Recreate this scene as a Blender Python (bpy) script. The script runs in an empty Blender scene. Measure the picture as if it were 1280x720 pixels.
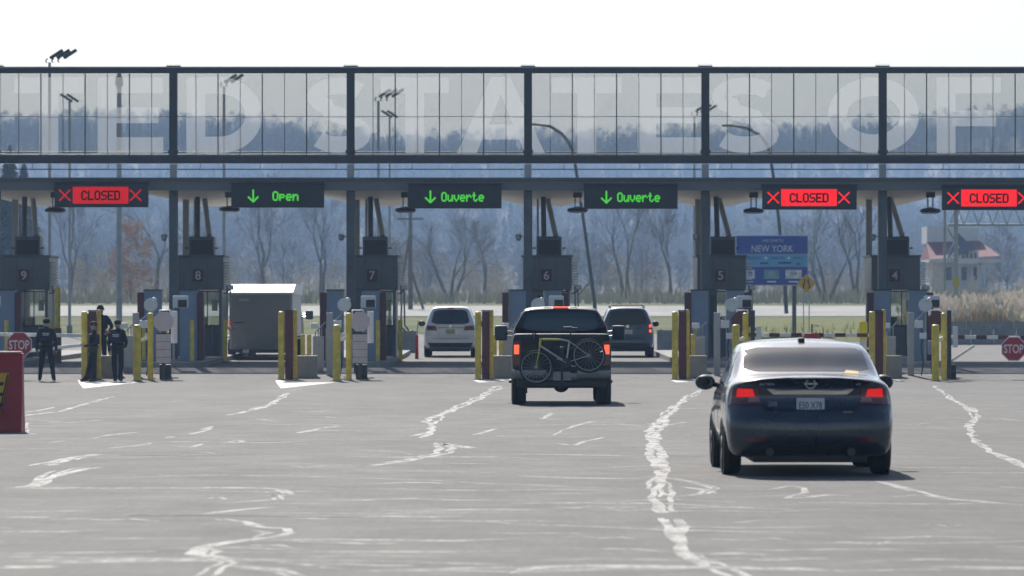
import bpy, bmesh, math, random
import numpy as np
from mathutils import Vector, Matrix
from mathutils.bvhtree import BVHTree

# ---------------------------------------------------------------- camera, sky, sun, exposure
scene = bpy.context.scene
COL = scene.collection
R = math.radians
EYE, HOR, FOC = 1.68, 403.0, 6000.0          # eye height (m), horizon row, focal length in 1280-px units

cam_data = bpy.data.cameras.new('camera')
cam = bpy.data.objects.new('camera', cam_data)
COL.objects.link(cam)
cam.location = (0, 0, EYE)
cam.rotation_euler = (R(90), 0, 0)
cam_data.sensor_width = 36
cam_data.lens = FOC / 1280 * 36
cam_data.shift_y = (HOR - 360) / 1280
cam_data.clip_start = 0.5
cam_data.clip_end = 8000
cam_data.dof.use_dof = True
cam_data.dof.focus_distance = 85
cam_data.dof.aperture_fstop = 4.5
scene.camera = cam

SUN_EL, SUN_AZ = 38.0, -9.0                  # azimuth measured from straight ahead, negative = left
world = bpy.data.worlds.new('World')
scene.world = world
world.use_nodes = True
wn = world.node_tree.nodes
bg = wn['Background']
sky = wn.new('ShaderNodeTexSky')
sky.sky_type = 'NISHITA'
sky.sun_disc = False
sky.sun_elevation = R(SUN_EL)
sky.sun_rotation = R(SUN_AZ)
sky.air_density = 1.0
sky.dust_density = 1.2
sky.ozone_density = 0.7
world.node_tree.links.new(sky.outputs[0], bg.inputs[0])
bg.inputs[1].default_value = 0.085

sun_data = bpy.data.lights.new('sun', 'SUN')
sun_data.energy = 4.6
sun_data.angle = R(0.53)
sun_data.color = (1.0, 0.95, 0.88)
sun = bpy.data.objects.new('sun', sun_data)
COL.objects.link(sun)
_d = Vector((math.sin(R(SUN_AZ)) * math.cos(R(SUN_EL)), math.cos(R(SUN_AZ)) * math.cos(R(SUN_EL)), math.sin(R(SUN_EL))))
sun.rotation_euler = _d.to_track_quat('Z', 'Y').to_euler()
sun.location = (-40, 200, 140)

vs = scene.view_settings
vs.view_transform = 'Standard'
vs.look = 'None'
vs.exposure = 0.32
vs.gamma = 1.0
vs.use_curve_mapping = False
scene.cycles.use_denoising = True
scene.cycles.max_bounces = 8
scene.cycles.transparent_max_bounces = 32
scene.cycles.volume_bounces = 1
scene.cycles.volume_step_rate = 4
scene.cycles.sample_clamp_indirect = 6

# ---------------------------------------------------------------- helpers
rng = random.Random(7)

def at(u, v, d):
    """photo direction (u,v) at distance d -> point of the place"""
    return Vector(((u - 640) * d / FOC, d, EYE + (HOR - v) * d / FOC))

PROFILE = [(-200, 0), (0, 0), (100, .0), (131, .02), (135, .06), (141, .33), (148, .40), (165, .47), (200, .80), (230, 1.25),
           (280, 1.80), (350, 2.85), (440, 3.8), (700, 5), (1200, 7.5), (1500, 19), (1900, 44), (2300, 73), (2600, 90), (2800, 92), (3600, 90)]
_px = np.array([p[0] for p in PROFILE], float)
_pz = np.array([p[1] for p in PROFILE], float)

def gz(y):
    return float(np.interp(y, _px, _pz))

def on_ground(u, v):
    """point of the flat forecourt seen at photo position (u,v)"""
    d = FOC * EYE / (v - HOR)
    for _ in range(30): d = .5*d + .5*FOC * (EYE - gz(d)) / (v - HOR)
    return Vector(((u - 640) * d / FOC, d, 0))

def tag(o, label=None, cat=None, group=None, kind=None):
    if label: o['label'] = label
    if cat: o['category'] = cat
    if group: o['group'] = group
    if kind: o['kind'] = kind
    return o

def empty(name, loc, label, cat, group=None, rz=0):
    o = bpy.data.objects.new(name, None)
    COL.objects.link(o)
    o.location = loc
    o.rotation_euler = (0, 0, rz)
    o.empty_display_size = .2
    return tag(o, label, cat, group)

def link_mesh(name, me, mat, parent=None, loc=None):
    o = bpy.data.objects.new(name, me)
    COL.objects.link(o)
    if mat is not None:
        me.materials.clear()
        me.materials.append(mat)
    if parent: o.parent = parent
    if loc is not None: o.location = loc
    return o

class MB:
    def __init__(s):
        s.v = []; s.f = []
    def add(s, vs_, fs):
        b = len(s.v)
        s.v += [tuple(p) for p in vs_]
        s.f += [tuple(b + i for i in f) for f in fs]
        return s
    def box(s, x0, x1, y0, y1, z0, z1, M=None):
        vs_ = [Vector(p) for p in ((x0,y0,z0),(x1,y0,z0),(x1,y1,z0),(x0,y1,z0),(x0,y0,z1),(x1,y0,z1),(x1,y1,z1),(x0,y1,z1))]
        if M is not None: vs_ = [M @ p for p in vs_]
        return s.add(vs_, [(0,3,2,1),(4,5,6,7),(0,1,5,4),(1,2,6,5),(2,3,7,6),(3,0,4,7)])
    def cbox(s, x0, x1, y0, y1, z0, z1, b=.02, M=None):
        """box with chamfered edges"""
        bm = bmesh.new()
        bmesh.ops.create_cube(bm, size=1)
        for vv in bm.verts:
            vv.co = Vector(((x0+x1)/2 + vv.co.x*(x1-x0), (y0+y1)/2 + vv.co.y*(y1-y0), (z0+z1)/2 + vv.co.z*(z1-z0)))
        bmesh.ops.bevel(bm, geom=bm.edges[:], offset=b, segments=2, profile=.7, affect='EDGES')
        bm.verts.index_update()
        vs_ = [vv.co.copy() for vv in bm.verts]
        if M is not None: vs_ = [M @ p for p in vs_]
        fs = [tuple(vv.index for vv in f.verts) for f in bm.faces]
        bm.free()
        return s.add(vs_, fs)
    def tube(s, p0, p1, r0, r1=None, n=8, caps=True):
        r1 = r0 if r1 is None else r1
        p0 = Vector(p0); p1 = Vector(p1); d = (p1 - p0)
        if d.length < 1e-6: return s
        d.normalize()
        a = d.orthogonal().normalized(); b = d.cross(a)
        vs_ = []
        for p, r in ((p0, r0), (p1, r1)):
            for k in range(n):
                t = 2*math.pi*k/n
                vs_.append(p + (a*math.cos(t) + b*math.sin(t))*r)
        fs = [(k, (k+1) % n, n + (k+1) % n, n + k) for k in range(n)]
        if caps: fs += [tuple(range(n-1, -1, -1)), tuple(range(n, 2*n))]
        return s.add(vs_, fs)
    def path(s, pts, rs, n=8):
        """bent tube through points"""
        pts = [Vector(p) for p in pts]
        if not isinstance(rs, (list, tuple)): rs = [rs]*len(pts)
        vs_ = []; m = len(pts)
        a = None
        for i, p in enumerate(pts):
            d = (pts[min(i+1, m-1)] - pts[max(i-1, 0)]).normalized()
            if a is None: a = d.orthogonal().normalized()
            a = (a - d*a.dot(d)).normalized()
            b = d.cross(a)
            for k in range(n):
                t = 2*math.pi*k/n
                vs_.append(p + (a*math.cos(t) + b*math.sin(t))*rs[i])
        fs = []
        for i in range(m-1):
            for k in range(n):
                fs.append((i*n+k, i*n+(k+1) % n, (i+1)*n+(k+1) % n, (i+1)*n+k))
        fs += [tuple(range(n-1, -1, -1)), tuple(range((m-1)*n, m*n))]
        return s.add(vs_, fs)
    def lathe(s, prof, o=(0,0,0), axis='z', n=20):
        """prof: (radius, height) list"""
        o = Vector(o); vs_ = []; m = len(prof)
        for r, h in prof:
            for k in range(n):
                t = 2*math.pi*k/n
                c, q = r*math.cos(t), r*math.sin(t)
                p = Vector((c, q, h)) if axis == 'z' else (Vector((h, c, q)) if axis == 'x' else Vector((q, h, c)))
                vs_.append(o + p)
        fs = []
        for i in range(m-1):
            for k in range(n):
                fs.append((i*n+k, i*n+(k+1) % n, (i+1)*n+(k+1) % n, (i+1)*n+k))
        fs += [tuple(range(n-1, -1, -1)), tuple(range((m-1)*n, m*n))]
        return s.add(vs_, fs)
    def ball(s, c, rx, ry, rz, n=12, m=8):
        c = Vector(c); vs_ = [c + Vector((0,0,-rz))]
        for i in range(1, m):
            ph = -math.pi/2 + math.pi*i/m
            for k in range(n):
                t = 2*math.pi*k/n
                vs_.append(c + Vector((rx*math.cos(ph)*math.cos(t), ry*math.cos(ph)*math.sin(t), rz*math.sin(ph))))
        vs_.append(c + Vector((0,0,rz)))
        fs = [(0, 1+(k+1) % n, 1+k) for k in range(n)]
        for i in range(m-2):
            for k in range(n):
                fs.append((1+i*n+k, 1+i*n+(k+1) % n, 1+(i+1)*n+(k+1) % n, 1+(i+1)*n+k))
        L = len(vs_)-1
        fs += [(L, 1+(m-2)*n+k, 1+(m-2)*n+(k+1) % n) for k in range(n)]
        return s.add(vs_, fs)
    def prism(s, poly, y0, y1):
        """polygon in (x,z) (counter-clockwise seen from -y) extruded from y0 to y1"""
        n = len(poly)
        vs_ = [(p[0], y0, p[1]) for p in poly] + [(p[0], y1, p[1]) for p in poly]
        fs = [tuple(range(n)), tuple(range(2*n-1, n-1, -1))] + [(k, n+k, n+(k+1) % n, (k+1) % n) for k in range(n)]
        return s.add(vs_, fs)
    def mesh(s, name, smooth=None):
        me = bpy.data.meshes.new(name)
        me.from_pydata(s.v, [], s.f)
        me.validate()
        if smooth:
            me.polygons.foreach_set('use_smooth', [True]*len(me.polygons))
            try: me.set_sharp_from_angle(angle=R(smooth))
            except Exception: pass
        me.update()
        return me
    def build(s, name, mat, parent=None, smooth=None, loc=None):
        return link_mesh(name, s.mesh(name, smooth), mat, parent, loc)

def copy_tree(o, parent=None):
    c = o.copy()
    COL.objects.link(c)
    c.parent = parent
    for ch in list(o.children):
        if ch.name in bpy.data.objects: copy_tree(ch, c)
    return c

# ---------------------------------------------------------------- materials
MATS = {}
def mat(name, color, rough=.6, metal=0., spec=.5, coat=0., noise=0., nscale=3., bump=0., bscale=40., emit=None, estr=0., alpha=1.):
    """principled material with procedural colour variation, dirt and fine relief"""
    if name in MATS: return MATS[name]
    m = bpy.data.materials.new(name)
    m.use_nodes = True
    nt = m.node_tree; N = nt.nodes; L = nt.links
    b = N['Principled BSDF']
    b.inputs['Base Color'].default_value = (*color, 1)
    b.inputs['Roughness'].default_value = rough
    b.inputs['Metallic'].default_value = metal
    b.inputs['Specular IOR Level'].default_value = spec
    if coat: 
        b.inputs['Coat Weight'].default_value = coat
        b.inputs['Coat Roughness'].default_value = .05
    if emit:
        b.inputs['Emission Color'].default_value = (*emit, 1)
        b.inputs['Emission Strength'].default_value = estr
    if alpha < 1: b.inputs['Alpha'].default_value = alpha
    if noise or bump:
        tc = N.new('ShaderNodeTexCoord')
        oi = N.new('ShaderNodeObjectInfo')
        ad = N.new('ShaderNodeVectorMath'); ad.operation = 'MULTIPLY_ADD'
        L.new(oi.outputs['Random'], ad.inputs[0]); ad.inputs[1].default_value = (37, 53, 71)
        L.new(tc.outputs['Object'], ad.inputs[2])
        co = ad.outputs[0]
    if noise:
        n1 = N.new('ShaderNodeTexNoise'); n1.inputs['Scale'].default_value = nscale
        n1.inputs['Detail'].default_value = 8; n1.inputs['Roughness'].default_value = .65
        L.new(co, n1.inputs['Vector'])
        rp = N.new('ShaderNodeMapRange')
        rp.inputs[1].default_value = .3; rp.inputs[2].default_value = .7
        rp.inputs[3].default_value = 1 - noise; rp.inputs[4].default_value = 1 + noise
        L.new(n1.outputs[0], rp.inputs[0])
        mx = N.new('ShaderNodeVectorMath'); mx.operation = 'SCALE'
        mx.inputs[0].default_value = color
        L.new(rp.outputs[0], mx.inputs['Scale'])
        L.new(mx.outputs[0], b.inputs['Base Color'])
        rr = N.new('ShaderNodeMapRange')
        rr.inputs[3].default_value = max(0, rough-.1); rr.inputs[4].default_value = min(1, rough+.1)
        L.new(n1.outputs[0], rr.inputs[0]); L.new(rr.outputs[0], b.inputs['Roughness'])
    if bump:
        n2 = N.new('ShaderNodeTexNoise'); n2.inputs['Scale'].default_value = bscale
        n2.inputs['Detail'].default_value = 4
        L.new(co, n2.inputs['Vector'])
        bp = N.new('ShaderNodeBump'); bp.inputs['Strength'].default_value = bump; bp.inputs['Distance'].default_value = .02
        L.new(n2.outputs[0], bp.inputs['Height']); L.new(bp.outputs[0], b.inputs['Normal'])
    MATS[name] = m
    return m

def glow(name, color, strength):
    if name in MATS: return MATS[name]
    m = bpy.data.materials.new(name); m.use_nodes = True
    nt = m.node_tree; nt.nodes.clear()
    e = nt.nodes.new('ShaderNodeEmission'); o = nt.nodes.new('ShaderNodeOutputMaterial')
    e.inputs[0].default_value = (*color, 1); e.inputs[1].default_value = strength
    nt.links.new(e.outputs[0], o.inputs[0])
    MATS[name] = m
    return m

def pane_mat(name, tint, milk, milk_col=(.8,.82,.82), gloss=.06, back=.2):
    """tinted sheet: see-through tint + a little milky scatter + gloss"""
    if name in MATS: return MATS[name]
    m = bpy.data.materials.new(name); m.use_nodes = True
    nt = m.node_tree; nt.nodes.clear(); N = nt.nodes; L = nt.links
    o = N.new('ShaderNodeOutputMaterial')
    t = N.new('ShaderNodeBsdfTransparent'); t.inputs[0].default_value = (*tint, 1)
    tr = N.new('ShaderNodeBsdfTranslucent'); tr.inputs[0].default_value = (*milk_col, 1)
    df = N.new('ShaderNodeBsdfDiffuse'); df.inputs[0].default_value = (*milk_col, 1)
    g = N.new('ShaderNodeBsdfGlossy'); g.inputs['Roughness'].default_value = .05
    a = N.new('ShaderNodeMixShader'); a.inputs[0].default_value = back
    L.new(tr.outputs[0], a.inputs[1]); L.new(df.outputs[0], a.inputs[2])
    c = N.new('ShaderNodeMixShader'); c.inputs[0].default_value = milk
    L.new(t.outputs[0], c.inputs[1]); L.new(a.outputs[0], c.inputs[2])
    d = N.new('ShaderNodeMixShader'); d.inputs[0].default_value = gloss
    L.new(c.outputs[0], d.inputs[1]); L.new(g.outputs[0], d.inputs[2])
    L.new(d.outputs[0], o.inputs[0])
    MATS[name] = m
    return m

M_STEEL = mat('painted_steel', (.10,.11,.125), .5, .3, noise=.3, nscale=1.2)
M_STEEL_D = mat('dark_steel', (.045,.05,.058), .45, .3, noise=.2, nscale=1.5)
M_STEEL_L = mat('light_steel', (.36,.37,.38), .5, .1, noise=.12, nscale=2)
M_GALV = mat('galvanised_steel', (.33,.35,.37), .45, .5, noise=.2, nscale=3)
M_SOFFIT = mat('soffit_panel', (.78,.74,.66), .6, noise=.06, nscale=.6)
M_FASCIA = mat('fascia_panel', (.15,.155,.16), .5, .1, noise=.1, nscale=.8)
M_BLACK = mat('black_plastic', (.008,.008,.010), .45, noise=.2, nscale=6)
M_RUBBER = mat('rubber', (.015,.015,.016), .85, noise=.25, nscale=8, bump=.2)
M_YELLOW = mat('yellow_paint', (.66,.50,.05), .5, noise=.30, nscale=5, bump=.1, bscale=30)
M_MAROON = mat('maroon_paint', (.085,.018,.020), .5, noise=.2, nscale=3)
M_WHITE = mat('white_paint', (.72,.72,.70), .5, noise=.08, nscale=4)
M_CONC = mat('concrete', (.27,.265,.25), .85, noise=.2, nscale=2.5, bump=.3, bscale=18)
M_BOOTH = mat('booth_panel', (.115,.12,.13), .45, .2, noise=.28, nscale=.9)
M_BLUEGREY = mat('blue_grey_panel', (.20,.25,.33), .5, noise=.1, nscale=1.5)
M_RED = mat('sign_red', (.42,.02,.03), .5, noise=.08, nscale=5)
M_PLASTIC_RED = mat('barrier_red', (.32,.022,.022), .45, noise=.15, nscale=3)
M_WIN = mat('dark_glass', (.012,.015,.018), .06, spec=.6)
M_CHROME = mat('chrome', (.75,.76,.78), .12, 1.0)
M_LAMP_WHITE = mat('camera_white', (.66,.68,.70), .4, noise=.06)
# ================================================================ SETTING
def ground_material():
    m = bpy.data.materials.new('dry_grass_ground'); m.use_nodes = True
    nt = m.node_tree; N = nt.nodes; L = nt.links; b = N['Principled BSDF']
    tc = N.new('ShaderNodeTexCoord')
    n1 = N.new('ShaderNodeTexNoise'); n1.inputs['Scale'].default_value = .08; n1.inputs['Detail'].default_value = 10
    n2 = N.new('ShaderNodeTexNoise'); n2.inputs['Scale'].default_value = 1.3; n2.inputs['Detail'].default_value = 8
    L.new(tc.outputs['Object'], n1.inputs['Vector']); L.new(tc.outputs['Object'], n2.inputs['Vector'])
    ad = N.new('ShaderNodeMath'); ad.operation = 'ADD'
    L.new(n1.outputs[0], ad.inputs[0]); L.new(n2.outputs[0], ad.inputs[1])
    cr = N.new('ShaderNodeValToRGB')
    e = cr.color_ramp.elements
    e[0].position = .42; e[0].color = (.075,.105,.03,1)
    e[1].position = .66; e[1].color = (.21,.18,.09,1)
    h = N.new('ShaderNodeMath'); h.operation = 'MULTIPLY'; h.inputs[1].default_value = .5
    L.new(ad.outputs[0], h.inputs[0]); L.new(h.outputs[0], cr.inputs[0])
    # leaf litter under the wood: brown beyond the edge of the trees
    sx = N.new('ShaderNodeSeparateXYZ'); L.new(tc.outputs['Object'], sx.inputs[0])
    wr = N.new('ShaderNodeMapRange'); wr.inputs[1].default_value = 395; wr.inputs[2].default_value = 440
    L.new(sx.outputs[1], wr.inputs[0])
    mxr = N.new('ShaderNodeMix'); mxr.data_type = 'RGBA'
    L.new(wr.outputs[0], mxr.inputs['Factor']); L.new(cr.outputs[0], mxr.inputs['A']); mxr.inputs['B'].default_value = (.17,.135,.09,1)
    L.new(mxr.outputs['Result'], b.inputs['Base Color'])
    b.inputs['Roughness'].default_value = .95
    b.inputs['Specular IOR Level'].default_value = .1
    return m

def asphalt_material(name, base, streak=1.0):
    m = bpy.data.materials.new(name); m.use_nodes = True
    nt = m.node_tree; N = nt.nodes; L = nt.links; b = N['Principled BSDF']
    tc = N.new('ShaderNodeTexCoord')
    def noise(sx, sy, scale, detail=8, rough=.6):
        mp = N.new('ShaderNodeMapping'); mp.inputs['Scale'].default_value = (sx, sy, 1)
        L.new(tc.outputs['Object'], mp.inputs[0])
        n = N.new('ShaderNodeTexNoise'); n.inputs['Scale'].default_value = scale
        n.inputs['Detail'].default_value = detail; n.inputs['Roughness'].default_value = rough
        L.new(mp.outputs[0], n.inputs['Vector'])
        return n.outputs[0]
    def rng_(sock, lo, hi, a=.3, c=.7):
        r = N.new('ShaderNodeMapRange'); r.inputs[1].default_value = a; r.inputs[2].default_value = c
        r.inputs[3].default_value = lo; r.inputs[4].default_value = hi
        L.new(sock, r.inputs[0]); return r.outputs[0]
    def mul(a, c):
        k = N.new('ShaderNodeMath'); k.operation = 'MULTIPLY'; L.new(a, k.inputs[0]); L.new(c, k.inputs[1]); return k.outputs[0]
    big = rng_(noise(1, .35, .25), .80, 1.14)          # patches of differently worn paving
    mid = rng_(noise(1, .9, 1.6), .80, 1.15)
    wheel = rng_(noise(1.0, .02, .55, 3), .94, 1.06)   # tyre-polished bands running along the lanes
    grain = mul(rng_(noise(1, 1, 70, 3), .80, 1.2), mul(rng_(noise(1, .08, 12, 5), .90, 1.10), rng_(noise(1, 1, 3.2, 6), .93, 1.07)))          # stone chips
    drip = rng_(noise(1, .6, 2.2, 5, .7), .70, 1.0, .31, .38)   # oil drips
    f = mul(mul(mul(mul(big, mid), wheel), grain), drip)
    sc = N.new('ShaderNodeVectorMath'); sc.operation = 'SCALE'; sc.inputs[0].default_value = base
    L.new(f, sc.inputs['Scale'])
    L.new(sc.outputs[0], b.inputs['Base Color'])
    L.new(rng_(noise(1, .7, .8), .84, .90), b.inputs['Roughness'])
    b.inputs['Specular IOR Level'].default_value = .4
    bp = N.new('ShaderNodeBump'); bp.inputs['Strength'].default_value = .35; bp.inputs['Distance'].default_value = .01
    L.new(noise(1, 1, 55, 4), bp.inputs['Height']); L.new(bp.outputs[0], b.inputs['Normal'])
    return m

nrng = np.random.default_rng(11)
def hill_z(x, y):
    """height of the land beyond the crossing"""
    z = gz(y)
    if y > 1100:
        k = min(1, (y - 1100) / 700)
        z += k * (4*math.sin(x*.011 + y*.0015) + 2.6*math.sin(x*.023 - y*.003 + 1.3) + 3*math.sin(x*.0045 + 2))
        z += 16 * math.exp(-((x-235)/120)**2 - ((y-2350)/400)**2)
        z += 5 * math.exp(-((x+250)/120)**2 - ((y-2500)/400)**2)
    return z

xs = np.concatenate([np.linspace(-2400, -460, 15), np.linspace(-440, 440, 45), np.linspace(460, 2400, 15)])
ys = np.concatenate([np.array([-200, -60, 0, 60, 100, 115, 131, 133, 135, 138, 141, 144.5, 148, 156, 165, 182, 200, 215, 230, 255, 280, 315, 350, 400]),
                     np.linspace(430, 1100, 10), np.linspace(1140, 2900, 60), np.array([3100, 3600])])
V = [(x, y, hill_z(x, y)) for y in ys for x in xs]
nx = len(xs)
F = [(j*nx+i, j*nx+i+1, (j+1)*nx+i+1, (j+1)*nx+i) for j in range(len(ys)-1) for i in range(nx-1)]
g = MB().add(V, F).build('ground', ground_material(), smooth=40)
tag(g, 'dry grass ground rising to the wooded ridge', kind='structure')

def strip(name, x0, x1, yy, m, lift, parent=None, kind=None, label=None):
    s = MB()
    n = 2
    vs_ = []
    for y in yy: vs_ += [(x0, y, gz(y)+lift), (x1, y, gz(y)+lift)]
    s.add(vs_, [(2*i, 2*i+1, 2*i+3, 2*i+2) for i in range(len(yy)-1)])
    o = s.build(name, m, parent, smooth=40)
    if kind: tag(o, label, kind=kind)
    return o

M_ASPH = asphalt_material('worn_asphalt', (.128,.123,.114))
M_ASPH2 = asphalt_material('apron_paving', (.20,.195,.18))
M_GRAVEL = asphalt_material('pale_gravel', (.28,.27,.25))
forecourt = strip('pavement', -70, 70, [-60, 0, 60, 100, 115, 131, 133, 135, 138, 141, 144.5, 148, 156, 165, 182, 200, 215, 222], M_ASPH, .008, kind='structure', label='worn grey asphalt forecourt')
strip('road', -300, 300, [296, 305, 315, 330, 348, 352], M_GRAVEL, .03, kind='structure', label='pale exit road beyond the booths')
# asphalt exit lane on the right is bordered by grass: grass verge with gentle mound
gv = MB()
n = 24
gy = [203, 209, 216, 223, 231, 240, 252, 266, 280]
gx = np.linspace(9.5, 27, n)
VV = []
for y in gy:
    for x in gx:
        edge = min(1, (x-9.5)/2.5) * min(1, (y-203)/8) * min(1, max(0, (281-y)/12))
        VV.append((x + (y-203)*.02*(x/10), y, gz(y) + .012 + .30*edge*(.7+.3*math.sin(x*1.3+y*.2))))
gv.add(VV, [(j*n+i, j*n+i+1, (j+1)*n+i+1, (j+1)*n+i) for j in range(len(gy)-1) for i in range(n-1)])
M_GRASS = mat('verge_grass', (.13,.14,.035), .95, spec=.1, noise=.4, nscale=1.2, bump=.5, bscale=9)
tag(gv.build('grass_verge', M_GRASS, smooth=50), 'sunlit grass verge below the welcome sign', kind='structure')

# ---------------------------------------------------------------- crack sealant on the forecourt (traced in the photo, lying on the ground)
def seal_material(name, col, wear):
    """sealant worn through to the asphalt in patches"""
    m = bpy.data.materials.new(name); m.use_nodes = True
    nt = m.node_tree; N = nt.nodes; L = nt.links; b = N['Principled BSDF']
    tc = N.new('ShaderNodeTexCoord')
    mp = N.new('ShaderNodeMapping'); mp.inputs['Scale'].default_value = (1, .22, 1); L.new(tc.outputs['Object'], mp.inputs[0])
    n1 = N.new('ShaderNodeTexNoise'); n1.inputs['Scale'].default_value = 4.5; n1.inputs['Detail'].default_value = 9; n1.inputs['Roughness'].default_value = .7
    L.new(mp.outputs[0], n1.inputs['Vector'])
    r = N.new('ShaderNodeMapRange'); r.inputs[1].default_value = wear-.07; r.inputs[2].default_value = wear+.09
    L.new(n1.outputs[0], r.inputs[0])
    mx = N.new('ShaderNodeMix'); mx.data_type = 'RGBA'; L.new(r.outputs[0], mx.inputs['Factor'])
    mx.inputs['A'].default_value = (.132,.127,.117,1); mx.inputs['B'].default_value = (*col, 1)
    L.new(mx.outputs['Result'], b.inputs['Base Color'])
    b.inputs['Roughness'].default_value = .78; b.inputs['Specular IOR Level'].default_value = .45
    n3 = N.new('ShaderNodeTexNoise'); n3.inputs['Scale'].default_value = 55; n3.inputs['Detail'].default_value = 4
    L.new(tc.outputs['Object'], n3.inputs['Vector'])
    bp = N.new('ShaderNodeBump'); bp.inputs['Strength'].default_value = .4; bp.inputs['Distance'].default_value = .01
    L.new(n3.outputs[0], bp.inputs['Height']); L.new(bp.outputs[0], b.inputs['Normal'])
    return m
M_SEAL = seal_material('glare_pale_sealant', (.40,.39,.37), .49)  # pale colour paints in the sun glare on dark glossy tar
M_SEAL_F = seal_material('faint_glare_sealant', (.34,.333,.315), .49)  # fainter painted glare for the thinner lines
M_SEAL_D = mat('tar_sealant', (.06,.058,.055), .95, spec=.15, noise=.2, nscale=2)
def zA(x, y): return (x/2, 450 + y/2)
def zB(x, y): return (640 + x/2, 450 + y/2)
SEALS = []   # (points in photo pixels, width in metres)
def sA(w, *p): SEALS.append(([zA(*q) for q in p], w))
def sB(w, *p): SEALS.append(([zB(*q) for q in p], w))
sB(.135, (482,68),(440,95),(400,125),(370,145),(352,180),(362,230),(358,262),(372,285),(372,330),(384,362),(398,395),(412,425),(436,468),(470,500),(520,520),(572,548))
sB(.13, (400,122),(368,160),(366,205),(350,240),(380,270),(352,300),(372,340))
sB(.10, (345,293),(400,298),(455,307),(505,322),(470,338),(405,345))
sB(.08, (336,160),(380,165),(436,156))
sB(.08, (420,318),(470,325),(512,334))
sB(.13, (1046,65),(1108,100),(1150,122),(1156,142),(1140,160),(1166,195),(1196,232),(1236,250),(1284,280))
sB(.08, (1110,104),(1135,118),(1160,150))
sB(.09, (905,305),(960,318),(1035,338),(1100,350),(1180,356),(1284,366))
sB(.10, (640,326),(700,316),(735,322),(735,333),(700,341),(690,348),(740,345),(805,337))
sB(.08, (205,153),(165,165),(125,178),(108,190))
sB(.10, (105,208),(150,214),(175,205),(232,194))
sB(.12, (85,134),(112,132),(80,148),(140,151))
sB(.07, (0,236),(120,238),(330,241))
sB(.07, (0,291),(150,297),(330,299)); sB(.08, (0,311),(180,320),(345,325))
sB(.07, (0,361),(200,360),(382,361),(520,368),(700,376))
sB(.07, (0,411),(200,418),(384,426),(600,430),(790,434))
sB(.07, (456,489),(560,487),(655,491)); sB(.09, (8,536),(60,522),(200,518),(480,521),(640,524),(826,527))
sB(.07, (180,272),(250,270),(338,265)); sB(.06, (250,160),(330,166)); sB(.05, (520,372),(700,374))
sB(.05, (60,372),(250,372)); sB(.05, (0,470),(300,476),(460,486)); sB(.05, (700,300),(900,302)); sB(.05, (560,262),(720,264))
sB(.05, (960,130),(1040,132)); sB(.05, (1170,150),(1280,153)); sB(.05, (1160,110),(1280,116)); sB(.06, (980,95),(1010,98))
sB(.05, (0,505),(250,498),(470,508))
sA(.17, (1256,65),(1200,90),(1150,120),(1110,138),(1072,155),(1072,178),(1030,196))
sA(.15, (1184,222),(1120,212),(1092,208),(1120,222),(1108,234),(1060,243),(1000,255),(905,266))
sA(.10, (1240,172),(1210,180),(1180,188)); sA(.06, (1235,190),(1275,193))
sA(.14, (724,84),(690,98),(668,112),(640,124),(610,133),(576,139))
sA(.12, (534,167),(500,180),(470,188),(420,196)); sA(.09, (372,209),(330,216),(270,222))
sA(.09, (352,181),(300,186),(262,191),(222,201)); sA(.15, (244,237),(190,245),(150,256),(100,266))
sA(.17, (236,269),(180,274),(140,284),(100,294),(92,306),(62,318),(0,321))
sA(.11, (282,92),(240,103),(190,118),(150,130),(64,140)); sA(.09, (64,132),(110,124),(140,118))
sA(.07, (70,158),(62,184),(90,186),(20,190)); sA(.10, (120,208),(160,203))
sA(.10, (565,206),(600,200),(615,206),(560,209)); sA(.08, (440,218),(480,220),(505,211))
sA(.07, (700,212),(775,212)); sA(.11, (930,216),(972,218)); sA(.09, (745,184),(790,176),(845,165)); sA(.07, (640,148),(690,154)); sA(.07, (760,132),(830,127)); sA(.08,(812,143),(842,146))
sA(.08, (0,323),(200,322),(430,321),(640,322),(700,326),(722,337),(690,350),(640,354),(556,360))
sA(.12, (640,342),(690,340),(700,352)); sA(.10, (735,369),(660,370),(590,376),(484,389))
sA(.14, (526,400),(580,408),(640,421),(704,424),(710,434),(680,444),(600,454),(545,462),(500,472),(474,488),(520,494),(560,510),(520,522),(484,545))
sA(.10, (640,428),(680,434),(640,446)); sA(.10, (520,470),(552,480),(530,492))
sA(.09, (0,487),(240,485),(474,480)); sA(.10, (560,514),(640,524),(700,532),(745,545))
sA(.06, (180,450),(340,449),(500,450)); sA(.09, (0,432),(160,432),(264,427)); sA(.13, (0,520),(70,521),(146,519))
sA(.08, (0,396),(80,397),(160,395)); sA(.05, (0,381),(130,380),(250,378)); sA(.05, (560,366),(700,360),(880,360))
sA(.06, (545,498),(760,503),(1000,508),(1284,516)); sA(.06, (860,321),(1060,325),(1284,331)); sA(.06, (860,295),(1080,302),(1284,314))
sA(.06, (700,455),(900,462),(1000,462)); sA(.05, (1180,470),(1284,474)); sA(.05, (880,278),(1100,280),(1284,284)); sA(.05, (240,246),(400,243),(520,236))
sA(.05, (900,245),(1100,243),(1284,247)); sA(.05, (230,298),(420,292),(600,290),(860,294)); sA(.05, (960,390),(1130,398),(1284,412))
sA(.05, (430,105),(480,98)); sA(.05, (300,140),(420,142)); sA(.06,(1195,150),(1284,146))
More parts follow.
